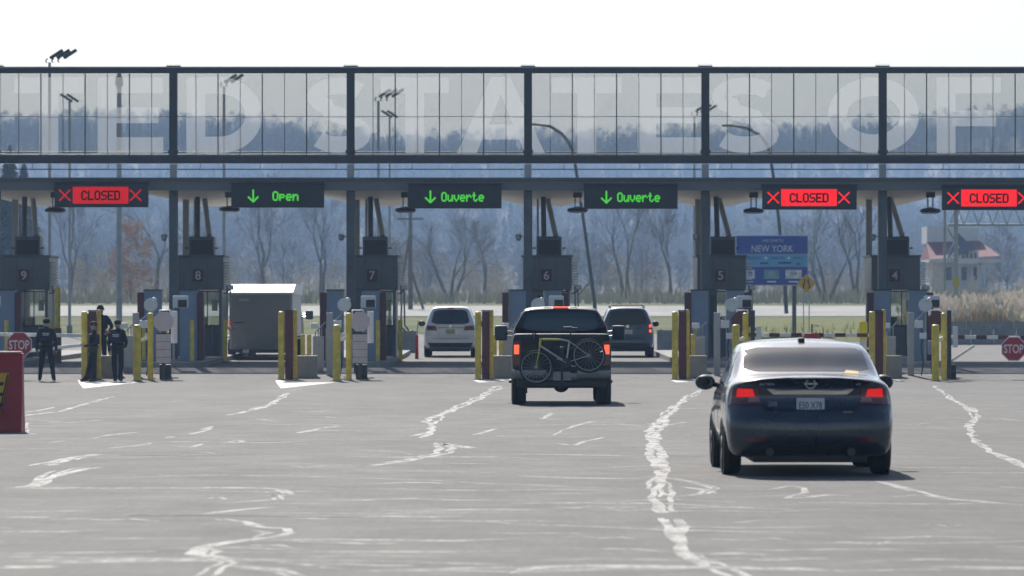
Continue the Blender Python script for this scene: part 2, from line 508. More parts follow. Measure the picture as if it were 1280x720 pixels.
# the finer network of sealed cracks: mostly across the lanes, some along them
r4 = random.Random(21)
for i in range(105):
    v = 478 + 242*r4.random()**.8; u = r4.uniform(-40, 1320)
    if r4.random() < 1.1:
        ln = r4.uniform(40, 330)*(.35 + (v-470)/250); pts_ = []
        for q in range(5): pts_.append((u + ln*(q/4-.5), v + r4.uniform(-1.2, 1.2)*(.4+(v-470)/200) + q*r4.uniform(-.4,.6)))
        SEALS.append((pts_, r4.uniform(.03, .06)))
    else:
        ln = r4.uniform(8, 30)*(.4 + (v-470)/200); sl = r4.uniform(-2.6, 2.6); pts_ = []
        for q in range(4): pts_.append((u - sl*ln*(q/3-.5) + r4.uniform(-7,7), min(722, max(474, v + ln*(q/3-.5)))))
        SEALS.append((pts_, r4.uniform(.04, .09)))
seal_i = 0
for pts, w in SEALS:
    P = [on_ground(*p) for p in pts]
    # resample with wobble, uneven width
    fine = []
    for a, b in zip(P[:-1], P[1:]):
        k = max(2, int((b-a).length / .22)); k = min(k, 60)
        for i in range(k): fine.append(a.lerp(b, i/k))
    fine.append(P[-1])
    m = len(fine)
    strands = 3 if w >= .13 else 2
    for sd in range(strands):
        ph = rng.random()*9; L_, R_, keep = [], [], []
        gap = 0
        for i, p in enumerate(fine):
            d = (fine[min(i+1, m-1)] - fine[max(i-1, 0)]); d.z = 0
            if d.length < 1e-6: d = Vector((1,0,0))
            d.normalize(); nn = Vector((-d.y, d.x, 0))
            taper = min(1, (i+.4)/2.5, (m-.6-i)/2.5)
            cross = 1 + 2.0*abs(d.x)**3
            ww = max(.02, w * (.50 if strands == 3 else .60) * taper * (1 + .35*math.sin(i*.07+ph) + .2*math.sin(i*.23+2*ph) + rng.uniform(-.15,.15)) * cross)
            off = nn * w * cross * (.75*math.sin(i*.045+5*ph) + .30*math.sin(i*.16+ph) + .12*math.sin(i*.55)) * (.8 if strands == 3 else .55)
            L_.append(p + off + nn*ww/2*rng.uniform(.8,1.2)); R_.append(p + off - nn*ww/2*rng.uniform(.8,1.2))
            if gap > 0: gap -= 1
            elif rng.random() < .035: gap = rng.randint(2, 9)
            keep.append(gap == 0 or (sd == 0 and strands == 2 and rng.random() < .5))
        lift = .0083 + .00001*(seal_i % 24)
        vs_ = []
        for a, b in zip(L_, R_):
            vs_ += [(a.x, a.y, gz(a.y)+lift), (b.x, b.y, gz(b.y)+lift)]
        fs = [(2*i, 2*i+1, 2*i+3, 2*i+2) for i in range(m-1) if keep[i] and keep[i+1]]
        seal_i += 1
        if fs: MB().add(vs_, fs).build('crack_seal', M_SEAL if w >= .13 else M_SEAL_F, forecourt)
for pts, w in (([zA(320,392), zA(520,391), zA(700,394), zA(900,395)], .05), ([zA(300,240), zA(480,241), zA(640,238)], .04), ([zB(330,240), zB(480,243)], .04)):
    P = [on_ground(*p) for p in pts]; vs_ = []
    for p in P: vs_ += [(p.x, p.y+w, .0087), (p.x, p.y-w, .0087)]
    MB().add(vs_, [(2*i, 2*i+1, 2*i+3, 2*i+2) for i in range(len(P)-1)]).build('tar_seam', M_SEAL_D, forecourt)

# ---------------------------------------------------------------- trees
M_BARK = mat('grey_bark', (.17,.155,.14), .9, noise=.3, nscale=2)
M_TWIG = mat('bare_twigs', (.20,.18,.165), .9, noise=.25, nscale=.7)
M_TWIG_OLIVE = mat('willow_twigs', (.20,.17,.09), .9, noise=.25, nscale=.7)
M_BEECH = mat('tan_leaves', (.46,.29,.17), .8, noise=.3, nscale=.8)
M_BRUSH = mat('dry_brush', (.46,.40,.27), .9, spec=.1, noise=.35, nscale=.4)
M_CONIFER = mat('conifer_needles', (.028,.045,.028), .9, noise=.35, nscale=.6)

def bare_tree_meshes(seed, h=13., trunks=1, depth=5, spread=.55, twig_r=.012):
    """trunk + limbs in one mesh, fine twigs of the crown in another"""
    r = random.Random(seed); T = MB(); C = MB()
    def grow(p, d, ln, rad, lev):
        segs = 3 if lev < 2 else 2
        pts = [p]; rs = [rad]
        for i in range(segs):
            d = (d + Vector((r.gauss(0,.13), r.gauss(0,.13), r.gauss(.03,.07)))).normalized()
            p = p + d*ln/segs; pts.append(p); rs.append(rad*(1-.42*(i+1)/segs))
        (T if lev < 3 else C).path(pts, rs, n=6 if lev == 0 else (5 if lev < 3 else 3))
        if lev >= depth: return
        nb = r.randint(2, 3) + (1 if lev in (1, 2) else 0)
        for k in range(nb):
            a = r.uniform(0, 6.28); q = r.uniform(.4, 1)*spread*(1.1 if lev else .8)
            o = d.orthogonal().normalized(); o.rotate(Matrix.Rotation(a, 3, d))
            nd = (d + o*q).normalized()
            start = pts[r.randint(max(1, segs-1), segs)]
            grow(start, nd, ln*r.uniform(.6, .82), max(twig_r, rs[-1]*r.uniform(.6, .85)), lev+1)
    for t in range(trunks):
        dx = Vector((r.gauss(0,.25), r.gauss(0,.25), 1)).normalized() if trunks > 1 else Vector((r.gauss(0,.05), 0, 1)).normalized()
        grow(Vector((r.uniform(-.3,.3)*(trunks>1), r.uniform(-.3,.3)*(trunks>1), -.2)), dx, h*.30, h*.017, 0)
    return T.mesh('trunk', 60), C.mesh('crown')

def conifer_meshes(seed, h=14., w=3.2, n=900):
    r = random.Random(seed); T = MB(); C = MB()
    T.tube((0,0,-.3), (0,0,h*.97), h*.016, .02, 6)
    for i in range(n):
        t = r.random()**.8; z = h*(.10 + .90*t)
        rad = w*(1-t)**.8*r.uniform(.35, 1.05)+.1; a = r.uniform(0, 6.28)
        c, s_ = math.cos(a), math.sin(a)
        p0 = Vector((c*rad*.25, s_*rad*.25, z+.15)); p1 = Vector((c*rad, s_*rad, z - rad*.28))
        side = Vector((-s_, c, r.uniform(-.3,.3))) * r.uniform(.12, .32)*(1.2-.6*t)
        mid = p0.lerp(p1, .6)
        C.add([p0, mid+side, p1, mid-side+Vector((0,0,-.15))], [(0,1,2), (0,2,3)])
    return T.mesh('trunk', 60), C.mesh('crown')

def leafy_meshes(seed, h=8., w=2.6, n=1500):
    r = random.Random(seed); T, C0 = bare_tree_meshes(seed, h, 1, 3, .45)
    C = MB()
    clumps = []
    for i in range(70):
        t = r.random()**1.15; rad = w*(.25+.75*math.sin(math.pi*(.30+.66*t)))*math.sqrt(r.random()); a = r.uniform(0, 6.28)
        clumps.append((Vector((math.cos(a)*rad, math.sin(a)*rad, h*(.14 + .82*t))), r.uniform(.18, .5)))
    for i in range(n):
        c, sg = r.choice(clumps)
        p = c + Vector((r.gauss(0,sg), r.gauss(0,sg), r.gauss(0,sg*.8)))
        e1 = Vector((r.gauss(0,1), r.gauss(0,1), r.gauss(0,1))).normalized()*r.uniform(.05,.13); e2 = e1.orthogonal().normalized()*r.uniform(.04,.10)
        C.add([p-e1, p+e2, p+e1, p-e2], [(0,1,2,3)])
    return T, C.mesh('crown')

def place_tree(name, meshes, mats, x, y, label, scale=1, rz=0, cat='tree', group='trees at the edge of the wood'):
    root = empty(name, (x, y, hill_z(x, y)), label, cat, group, rz)
    root.scale = (scale, scale, scale)
    for nm, me, mt in zip(('trunk', 'crown'), meshes, mats):
        o = bpy.data.objects.new(nm, me); COL.objects.link(o)
        if not me.materials: me.materials.append(mt)
        o.parent = root
    return root

bareA = bare_tree_meshes(3, 12, 2, 5); bareB = bare_tree_meshes(8, 11, 3, 5, .6); bareC = bare_tree_meshes(15, 13, 1, 6, .5)
bareD = bare_tree_meshes(22, 12, 1, 5, .7)
conA = conifer_meshes(4, 15, 3.4, 1500); beech = leafy_meshes(5, 8, 2.2, 5200); olive = bare_tree_meshes(31, 9, 4, 5, .8)
def tree_at(u, D, *a, **k): return place_tree(a[0], a[1], a[2], (u-640)*D/FOC, D, a[3], **k)
BM = (M_BARK, M_TWIG)
tree_at(405, 395, 'bare_tree', bareA, BM, 'bare forked tree left of booth seven by the pale road', scale=.95)
tree_at(565, 400, 'bare_tree', bareB, BM, 'bare tree with several trunks behind the white crossover', scale=.95, rz=1)
tree_at(606, 415, 'bare_tree', bareD, BM, 'slim bare tree just left of booth six', scale=.9, rz=2)
tree_at(88, 405, 'bare_tree', bareC, BM, 'bare tree right of booth nine beside the tall lamp posts', scale=1., rz=.6)
tree_at(196, 420, 'bare_tree', bareD, BM, 'bare tree just left of booth eight behind the tan tree', scale=1.1, rz=3.4)
tree_at(166, 400, 'tan_leafed_tree', beech, (M_BARK, M_BEECH), 'small tree still holding tan leaves behind the lane nine sign', scale=.85)
tree_at(330, 440, 'bare_tree', bareC, BM, 'bare tree rising behind the cargo trailer', scale=1.1, rz=4)
tree_at(780, 420, 'bare_tree', bareA, BM, 'bare tree above the blue sport utility vehicle', scale=1.0, rz=2.4)
tree_at(838, 410, 'bare_tree', bareC, BM, 'bare tree left of booth five below the lane six sign', scale=.85, rz=5)
tree_at(1030, 400, 'bare_tree', bareB, BM, 'bare tree right of the blue welcome sign', scale=1.0, rz=4.2)
tree_at(1072, 415, 'bare_tree', bareA, BM, 'bare tree just left of booth four', scale=1.0, rz=.9)
tree_at(490, 410, 'willow_tree', olive, (M_BARK, M_TWIG_OLIVE), 'olive twigged willow right of booth seven', scale=.9, rz=.9)
tree_at(715, 405, 'willow_tree', olive, (M_BARK, M_TWIG_OLIVE), 'olive twigged willow right of booth six', scale=.8, rz=2.9)
tree_at(12, 430, 'conifer_tree', conA, (M_BARK, M_CONIFER), 'dark pine above booth nine seen through the glass', scale=.92)
tree_at(30, 470, 'conifer_tree', conA, (M_BARK, M_CONIFER), 'second dark pine right of the one above booth nine', scale=.9, rz=2)

# the wood on the ridge: one mass of trees
def joined(templates, spots, name, m, label):
    vs_, fs, base = [], [], 0
    for (x, y, z, s_, rz), k in spots:
        tv, tf = templates[k]
        c, q = math.cos(rz), math.sin(rz)
        a = np.empty_like(tv)
        a[:,0] = (tv[:,0]*c - tv[:,1]*q)*s_ + x; a[:,1] = (tv[:,0]*q + tv[:,1]*c)*s_ + y; a[:,2] = tv[:,2]*s_ + z
        vs_.append(a); fs.append(tf + base); base += len(tv)
    v = np.concatenate(vs_); f = np.concatenate(fs)
    me = bpy.data.meshes.new(name)
    me.vertices.add(len(v)); me.vertices.foreach_set('co', v.astype(np.float32).ravel())
    me.loops.add(len(f)*3); me.loops.foreach_set('vertex_index', f.ravel().astype(np.int32))
    me.polygons.add(len(f)); me.polygons.foreach_set('loop_start', np.arange(0, len(f)*3, 3, dtype=np.int32))
    me.update(calc_edges=True); me.validate()
    o = link_mesh(name, me, m)
    return tag(o, label, None, None, 'stuff')

def wood_template(seed, conifer, tw=1.):
    r = random.Random(seed); v = []; f = []
    def tri(a, b, c):
        i = len(v); v.extend([a, b, c]); f.append((i, i+1, i+2))
    def stick(a, b, w):
        d = (b-a); s_ = d.cross(Vector((r.gauss(0,1), r.gauss(0,1), r.gauss(0,1)))).normalized()*w
        tri(a-s_, a+s_, b); s2 = d.cross(s_).normalized()*w; tri(a-s2, a+s2, b)
    if conifer:
        h = r.uniform(12, 17); w = h*.20
        stick(Vector((0,0,0)), Vector((0,0,h)), .2)
        for i in range(260):
            t = r.random()**.8; z = h*(.12+.88*t); rad = w*(1-t)**.85*r.uniform(.5,1.1)+.15; a = r.uniform(0, 6.28)
            p0 = Vector((0,0,z+.4)); p1 = Vector((math.cos(a)*rad, math.sin(a)*rad, z-rad*.3))
            sd = Vector((-math.sin(a), math.cos(a), r.uniform(-.5,.5)))*r.uniform(.25,.5)
            tri(p0, p1+sd, p1-sd)
    else:
        h = r.uniform(10, 15)
        stick(Vector((0,0,0)), Vector((r.gauss(0,.4), r.gauss(0,.4), h*.8)), .11)
        for i in range(9):
            z = h*r.uniform(.22,.6); a = r.uniform(0, 6.28); l = h*r.uniform(.2,.38)
            stick(Vector((0,0,z)), Vector((math.cos(a)*l*.6, math.sin(a)*l*.6, z+l*.9)), .05)
        for i in range(360):
            t = r.random(); z = h*(.25+.75*t); rad = h*.27*math.sin(math.pi*(.12+.84*t))*math.sqrt(r.random()); a = r.uniform(0, 6.28)
            p = Vector((math.cos(a)*rad, math.sin(a)*rad, z)); l = r.uniform(.7,1.7)
            d = Vector((math.cos(a)*.6+r.gauss(0,.3), math.sin(a)*.6+r.gauss(0,.3), r.uniform(.3,1.2))).normalized()
            s_ = d.cross(Vector((r.gauss(0,1), r.gauss(0,1), r.gauss(0,1)))).normalized()*r.uniform(.05,.11)*tw
            tri(p-s_, p+s_, p+d*l)
    return np.array([tuple(p) for p in v], float), np.array(f, int)
WTF = [wood_template(300+i, False, .45) for i in range(6)]
WT = [wood_template(100+i, False) for i in range(6)] + [wood_template(200+i, True) for i in range(4)]
spots_b, spots_c = [], []
r2 = random.Random(5)
for i in range(6000):
    y = 1150 + 1400*r2.random()**.85 if i < 4200 else 2480 + 380*r2.random()
    x = r2.uniform(-1,1)*(y*.107*1.22 + 25)
    con = r2.random() < (.10 if y < 1500 else (.28 if y < 2150 else .55))
    s_ = r2.uniform(.8, 1.25) if not con else r2.uniform(.6, .95)
    it = ((x, y, hill_z(x, y)-.3, s_, r2.uniform(0,6.28)), r2.randint(6,9) if con else r2.randint(0,5))
    (spots_c if con else spots_b).append(it)
spots_s = []
for i in range(330):
    y = 455 + 420*r2.random(); x = r2.uniform(-1,1)*(y*.107*1.2 + 8)
    spots_s.append(((x, y, hill_z(x, y)-.2, r2.uniform(.16, .42), r2.uniform(0,6.28)), r2.randint(0,5)))
spots_k = []
for i in range(240):
    y = 500 + 480*r2.random(); x = r2.uniform(-1,1)*(y*.107*1.2 + 8)
    spots_k.append(((x, y, hill_z(x, y)-.2, r2.uniform(.42, .78), r2.uniform(0,6.28)), r2.randint(0,5)))
joined(WTF, spots_k, 'bare_copse', M_TWIG, 'grey brown bare copse spread over the field behind the nearer trees')
joined(WT, spots_s, 'shrub_thicket', M_BRUSH, 'olive and tan leafless shrubs scattered over the field beyond the road')
joined(WT, spots_b, 'bare_wood', M_TWIG, 'leafless wood covering the far hillside')
joined(WT, spots_c, 'conifer_wood', M_CONIFER, 'dark conifers mixed through the wood on the ridge')

# brush and reeds
def tuft_field(name, n, box, hrange, wid, m, label, plume=None, seed=1):
    r = random.Random(seed); s = MB(); pl = MB()
    for i in range(n):
        x = r.uniform(box[0], box[1]); y = r.uniform(box[2], box[3]); h = r.uniform(*hrange)*(.75+.25*math.sin(x*1.7)*math.sin(y*.6))
        z = hill_z(x, y) - .05; a = r.uniform(0, 6.28); lean = Vector((r.gauss(0,.16), r.gauss(0,.16), 1))*h
        b = Vector((math.cos(a), math.sin(a), 0))*wid*r.uniform(.6,1.4)
        p = Vector((x, y, z))
        s.add([p-b, p+b, p+lean*.6+b*.8, p+lean*.6-b*.8, p+lean], [(0,1,2,3), (3,2,4)])
        if plume and r.random() < .8:
            t = p+lean; c = Vector((r.gauss(0,1), r.gauss(0,1), 0)).normalized()*plume
            pl.add([t-lean.normalized()*.12, t+c+Vector((0,0,.12)), t+lean.normalized()*.32, t-c+Vector((0,0,.1))], [(0,1,2,3)])
    o = s.build(name, m); tag(o, label, None, None, 'stuff')
    if plume: pl.build('plumes', mat('reed_plume', (.74,.67,.57), .95, spec=.05, noise=.2), o)['kind'] = 'stuff'
    return o
M_REED = mat('reed_stalk', (.48,.41,.30), .9, spec=.1, noise=.3, nscale=1)
tuft_field('reed_bed', 3200, (18.3, 27, 216, 226), (1.2, 1.95), .035, M_REED, 'tan plumed reeds behind the concrete barriers', plume=.13, seed=3)
tuft_field('roadside_brush', 6500, (-55, 55, 376, 440), (.6, 1.7), .09, M_BRUSH, 'pale dry brush along the far side of the road', seed=4)
tuft_field('verge_weeds', 500, (11.5, 19, 206, 222), (.25, .8), .02, M_REED, 'dry weeds standing on the grass verge', seed=6)
tuft_field('verge_weed_clump', 420, (16.2, 18.6, 212, 220), (.5, 1.25), .025, M_REED, 'tall weed clump left of the reed bed', seed=8)

# haze: the hazy air between here and the ridge
hz = MB().box(-2450, 2450, -220, 3650, -1.5, 138).build('haze', None)
m = bpy.data.materials.new('haze_air'); m.use_nodes = True
nt = m.node_tree; nt.nodes.clear()
ov = nt.nodes.new('ShaderNodeOutputMaterial'); pv = nt.nodes.new('ShaderNodeVolumePrincipled')
pv.inputs['Color'].default_value = (.40,.63,1,1)
pv.inputs['Density'].default_value = .00023
pv.inputs['Anisotropy'].default_value = .3
nt.links.new(pv.outputs[0], ov.inputs['Volume'])
hz.data.materials.append(m)
tag(hz, 'pale blue haze hanging over the valley', None, None, 'stuff')
# ================================================================ CANOPY AND GLASS SIGN BRIDGE
DC = 150.0                                   # distance of the front column line
PITCH = 221.5 / 40                           # lane spacing
BOOTHS = [9, 8, 7, 6, 5, 4]
NUM = {9: 'nine', 8: 'eight', 7: 'seven', 6: 'six', 5: 'five', 4: 'four'}
CX = {n: (217 + 221.5*(8-n) - 640)/40 for n in BOOTHS}
XL, XR = CX[9] - 3.2, CX[4] + PITCH + 1.2

def text_mesh(body, w=None, h=None, bold=0., extrude=.002, shear=0.):
    cu = bpy.data.curves.new('lettering', 'FONT')
    cu.body = body; cu.size = 1; cu.offset = bold; cu.extrude = 0; cu.resolution_u = 4
    cu.align_x = 'CENTER'
    o = bpy.data.objects.new('lettering', cu); COL.objects.link(o)
    dg = bpy.context.evaluated_depsgraph_get(); dg.update()
    me = bpy.data.meshes.new_from_object(o.evaluated_get(dg))
    bpy.data.objects.remove(o); bpy.data.curves.remove(cu)
    co = np.empty(len(me.vertices)*3); me.vertices.foreach_get('co', co); co = co.reshape(-1, 3)
    lo, hi = co.min(0), co.max(0); c = (lo+hi)/2; s = hi-lo
    sy = (h/s[1]) if h else None; sx = (w/s[0]) if w else None
    sx = sx or sy; sy = sy or sx
    out = np.stack([(co[:,0]-c[0])*sx, np.zeros(len(co)), (co[:,1]-c[1])*sy], 1)   # faces -y
    me.vertices.foreach_set('co', out.ravel()); me.update()
    return me

def lettering(name, body, c, parent, m, w=None, h=None, bold=0.):
    return link_mesh(name, text_mesh(body, w, h, bold), m, parent, c)

canopy = empty('toll_canopy', (0, DC, 0), 'long grey canopy over the inspection lanes on dark columns', 'canopy')
def Y(y): return y - DC
f = MB(); f.box(XL, XR, Y(149.5), Y(149.72), 5.80, 6.15); f.build('fascia', M_FASCIA, canopy)
f = MB(); f.box(XL, XR, Y(149.40), Y(149.5), 6.11, 6.19); f.build('fascia_cap', M_STEEL, canopy)
rv = []
for y, z in ((149.73, 6.12), (156, 6.26), (160, 6.30)): rv += [(XL, Y(y), z), (XR, Y(y), z)]
s = MB().add(rv, [(0,1,3,2), (2,3,5,4)]); s.build('roof_sheet', M_STEEL_L, canopy)
f = MB(); f.box(XL, XR, Y(160.0), Y(160.12), 6.02, 6.34); f.build('rear_fascia', M_FASCIA, canopy)
for n in BOOTHS + [3]:
    xc = (CX[4] + PITCH if n == 3 else CX[n]) + .62
    s = MB(); N_ = 10
    cols = [-PITCH/2+.004, -2.0, -1.2, -.6, .6, 1.2, 2.0, PITCH/2-.004]
    vs_ = []
    for j in range(N_+1):
        t = j/N_; y = 149.74 + (159.98-149.74)*t
        for c in cols:
            k = max(0, (abs(c)-.6)/(PITCH/2-.6))
            vs_.append((xc+c, Y(y), 5.80 - .25*t*(1-k) + (.04 + .24*t)*k**.9))
    m_ = len(cols)
    s.add(vs_, [(j*m_+i, (j+1)*m_+i, (j+1)*m_+i+1, j*m_+i+1) for j in range(N_) for i in range(m_-1)])
    s.build('soffit', M_SOFFIT, canopy, smooth=30)
for n in BOOTHS:
    x = CX[n]; zb = gz(150)
    f = MB(); f.cbox(x-.135, x+.135, -.15, .15, zb+.02, 5.795, .015); f.build('column', M_STEEL, canopy, smooth=30)
    f = MB(); f.cbox(x-.26, x+.26, -.28, .28, zb, zb+.05, .01); f.build('base_plate', M_STEEL_D, canopy)
    f = MB(); f.cbox(x-.10, x+.10, 5.6, 5.8, gz(155.6), 5.795, .015); f.build('rear_column', M_STEEL_L, canopy, smooth=30)
    f = MB(); f.box(x-.11, x+.11, -.12, .12, 6.20, 6.62); f.build('post_stub', M_STEEL_L, canopy)  # paler than the column: sunlight bounced off the roof, put into the colour
    if n != 9:
        f = MB(); f.tube((x-.135-.02, -.02, 4.36), (x-.30, -.06, 4.36), .022); f.lathe([(.05,.0),(.09,.02),(.10,.08),(.06,.11)], (x-.30,-.06,4.33), n=14); f.ball((x-.30,-.06,4.31), .085,.085,.085)
        f.build('dome_camera', M_GALV, canopy, smooth=40)

bridge = empty('glass_sign_bridge', (0, DC, 6.6), 'glass bridge across the canopy with frosted capital letters', 'sign bridge')
def Zb(z): return z - 6.6
PX = [(-4.5 + 221.5*k - 640)/40 for k in range(-1, 7)]
X0, X1 = XL, PX[-1]
f = MB(); f.box(X0, X1, -.16, .10, Zb(6.64), Zb(6.88)); f.build('lower_beam', M_STEEL_D, bridge)
f = MB(); f.box(X0, X1, -.12, .10, Zb(9.46), Zb(9.62)); f.build('upper_beam', M_STEEL_D, bridge)
f = MB(); f.box(X0, X1, -.16, .30, Zb(9.625), Zb(9.665)); f.build('flashing', M_STEEL_L, bridge)
for z, y, r in ((7.02, .55, .025), (6.93, .55, .03)):
    f = MB(); f.tube((X0, y, Zb(z)), (X1, y, Zb(z)), r, n=8); f.build('hand_rail', M_STEEL_L if z > 7 else M_STEEL_D, bridge, smooth=50)
f = MB(); f.box(X0, X1, .14, .9, Zb(6.70), Zb(6.74)); f.build('catwalk', M_GALV, bridge)
f = MB(); f.tube((X0, .2, Zb(6.47)), (X1, .2, Zb(6.47)), .018, n=6); f.build('conduit', M_STEEL, bridge, smooth=50)
for k in range(14):
    u = 40 + 95*k; x = (u-640)/40
    if any(abs(x-p) < .4 for p in PX): x += .5
    f = MB(); f.path([(x, .2, Zb(6.655)), (x, .2, Zb(6.52)), (x-.03, .2, Zb(6.49))], .012, 5); f.build('hanger', M_STEEL, bridge)
for p in PX:
    if p < X0: continue
    f = MB(); f.box(p-.125, p+.125, -.20, -.005, Zb(6.885), Zb(9.455)); f.build('post', M_STEEL_D, bridge)
    f = MB(); f.box(p-.22, p+.22, -.1, .1, Zb(9.67), Zb(9.70))
    for q in range(7): f.tube((p-.2+q*.066, 0, Zb(9.70)), (p-.21+q*.07, 0, Zb(9.77)), .010, .004, 5)
    f.build('bird_spikes', M_STEEL_D, bridge)
    f = MB(); f.cbox(p-.16, p+.16, -.24, -.17, Zb(6.96), Zb(7.06), .01); f.build('bracket', M_STEEL_D, bridge)
M_PANE = pane_mat('tinted_pane', (.665,.675,.685), .015, (.75,.8,.85), gloss=.03)
M_FROST = pane_mat('frosted_letter', (1,1,1), .28, (.95,.96,.97), gloss=.01, back=0.)
zmid = EYE + (HOR-145.5)/40
pane_me = {}
for row, (z0, z1) in enumerate(((6.89, zmid-.012), (zmid+.012, 9.45))):
    w = PITCH/8
    f = MB(); f.box(-w/2+.012, w/2-.012, -.005, .005, 0, z1-z0); pane_me[row] = (f.mesh('pane'), z0)
    pane_me[row][0].materials.append(M_PANE)
nb = 0
for k in range(0, len(PX)-1):
    for j in range(8):
        xm = PX[k] + PITCH/8*(j+.5)
        if xm < X0 + .35 or xm > X1 - .3: continue
        for row in (0, 1):
            me, z0 = pane_me[row]
            o = bpy.data.objects.new('pane', me); COL.objects.link(o); o.parent = bridge; o.location = (xm, .03, Zb(z0))
    for j in range(1, 8):
        xm = PX[k] + PITCH/8*j
        if X0 < xm < X1:
            f = MB(); f.box(xm-(.010 if j % 2 else .017), xm+(.010 if j % 2 else .017), .04, .075, Zb(6.885), Zb(9.455)); f.build('mullion', M_STEEL_D, bridge)
f = MB(); f.box(X0, X1, .040, .055, Zb(zmid-.011), Zb(zmid+.011)); f.build('transom', M_STEEL_L, bridge)

# frosted letters, drawn as bold capital outlines
def arc(cx, cy, rx, ry, a0, a1, n=18):
    return [(cx + rx*math.cos(R(a0+(a1-a0)*i/n)), cy + ry*math.sin(R(a0+(a1-a0)*i/n))) for i in range(n+1)]
def ribbon(pts, t):
    """closed outline strip of thickness t along a path -> list of quads"""
    q = []
    P = [Vector((p[0], p[1])) for p in pts]; m = len(P); Ls = []; Rs = []
    for i, p in enumerate(P):
        d = (P[min(i+1, m-1)] - P[max(i-1, 0)]).normalized(); n_ = Vector((-d.y, d.x))
        Ls.append(p+n_*t/2); Rs.append(p-n_*t/2)
    return [(Rs[i], Rs[i+1], Ls[i+1], Ls[i]) for i in range(m-1)]
def rect(x0, y0, x1, y1): return [tuple(Vector(p) for p in ((x0,y0),(x1,y0),(x1,y1),(x0,y1)))]
def glyph(c, w, h, t):
    if c == 'T': return rect(0, h-t*.85, w, h) + rect(w/2-t/2, 0, w/2+t/2, h-t*.85)
    if c == 'E': return rect(0, 0, t, h) + rect(t, 0, w, t*.85) + rect(t, h-t*.85, w, h) + rect(t, h/2-t*.42, w*.92, h/2+t*.42)
    if c == 'F': return rect(0, 0, t, h) + rect(t, h-t*.85, w, h) + rect(t, h*.46-t*.42, w*.92, h*.46+t*.42)
    if c == 'I': return rect(0, 0, t, h)
    if c == 'A':
        q = lambda *p: [tuple(Vector(x) for x in p)]
        return q((0,0),(t*1.05,0),(w/2+t*.02,h-t*.9),(w/2-t*.5,h)) + q((w-t*1.05,0),(w,0),(w/2+t*.5,h),(w/2-t*.02+.001,h-t*.9)) + q((w/2-t*.5,h),(w/2+t*.02,h-t*.9),(w/2+t*.03,h-t*.9),(w/2+t*.5,h)) + rect(w*.29, h*.18, w*.71, h*.18+t*.8)
    if c == 'O':
        return ribbon(arc(w/2, h/2, w/2-t/2, h/2-t/2, 0, 360, 40), t)
    if c == 'D':
        return rect(0, 0, t, h) + ribbon([(t, t*.43), (w*.42, t*.43)] + arc(w*.42, h/2, w*.58-t/2, h/2-t*.43, -88, 88, 20) + [(w*.42, h-t*.43), (t, h-t*.43)], t*.9)
    if c == 'S':
        k = t*.45
        up = arc(w/2, h*.745, w/2-k, h*.255-k, 28, 268, 16)
        dn = arc(w/2, h*.255, w/2-k, h*.255-k, 88, -152, 16)
        mid = [(w*.5, h*.5)]
        return ribbon(up[:-2] + [(w*.36, h*.535), (w*.64, h*.465)] + dn[2:], t*.88)
LET = [('I', -28, -5), ('T', 18, 104), ('E', 122, 204), ('D', 233, 329), ('S', 384, 464), ('T', 476, 561), ('A', 571, 681), ('T', 690, 777),
       ('E', 797, 877), ('S', 890, 974), ('O', 1035, 1149), ('F', 1171, 1251)]
for c, u0, u1 in LET:
    w = (u1-u0)/40; h = (192-97)/40; t = 23.5/40
    f = MB(); base = EYE + (HOR-191.5)/40
    for q in glyph(c, w, h, t):
        x0 = (u0-640)/40
        f.add([(x0+p.x, -.004+.03, Zb(base+p.y)) for p in q], [(0,1,2,3)])
    o = f.build('letter', M_FROST, bridge, loc=(0, -.010, 0))

# ---------------------------------------------------------------- dot-matrix lane signs
DOT = {'C':'01110 10001 10000 10000 10000 10001 01110','L':'10000 10000 10000 10000 10000 10000 11111','O':'01110 10001 10001 10001 10001 10001 01110',
 'S':'01111 10000 10000 01110 00001 00001 11110','E':'11111 10000 10000 11110 10000 10000 11111','D':'11110 10001 10001 10001 10001 10001 11110',
 'p':'00000 00000 11110 10001 11110 10000 10000','e':'00000 00000 01110 10001 11111 10000 01110','n':'00000 00000 10110 11001 10001 10001 10001',
 'u':'00000 00000 10001 10001 10001 10011 01101','v':'00000 00000 10001 10001 10001 01010 00100','r':'00000 00000 10110 11001 10000 10000 10000',
 't':'01000 01000 11100 01000 01000 01001 00110'}
def dot_text(s, body, x0, zc, w, h, y, bold=1.25):
    n = len(body); cw = w/(6*n-1); ch = h/7
    for i, c in enumerate(body):
        for r_, row in enumerate(DOT[c].split()):
            k = 0
            while k < 5:
                if row[k] == '1':
                    e = k
                    while e+1 < 5 and row[e+1] == '1': e += 1
                    a = x0 + (6*i+k)*cw; b = x0 + (6*i+e+bold)*cw; hh = ch*(1.0 if bold < 1.4 else 1.3)
                    z1 = zc + h/2 - r_*ch; s.add([(a,y,z1-hh),(b,y,z1-hh),(b,y,z1),(a,y,z1)], [(0,1,2,3)])
                    k = e+1
                else: k += 1
def bar(s, x0, z0, x1, z1, t, y):
    d = Vector((x1-x0, z1-z0)).normalized(); n_ = Vector((-d.y, d.x))*t/2
    s.add([(x0-n_.x,y,z0-n_.y),(x1-n_.x,y,z1-n_.y),(x1+n_.x,y,z1+n_.y),(x0+n_.x,y,z0+n_.y)], [(0,1,2,3)])
E_GREEN = glow('green_leds', (.10,.85,.06), .55)
M_SIGN = mat('sign_housing', (.022,.026,.032), .5, noise=.15, nscale=4)
M_LEDOFF = mat('dead_leds', (.006,.002,.003), .9, spec=.1)
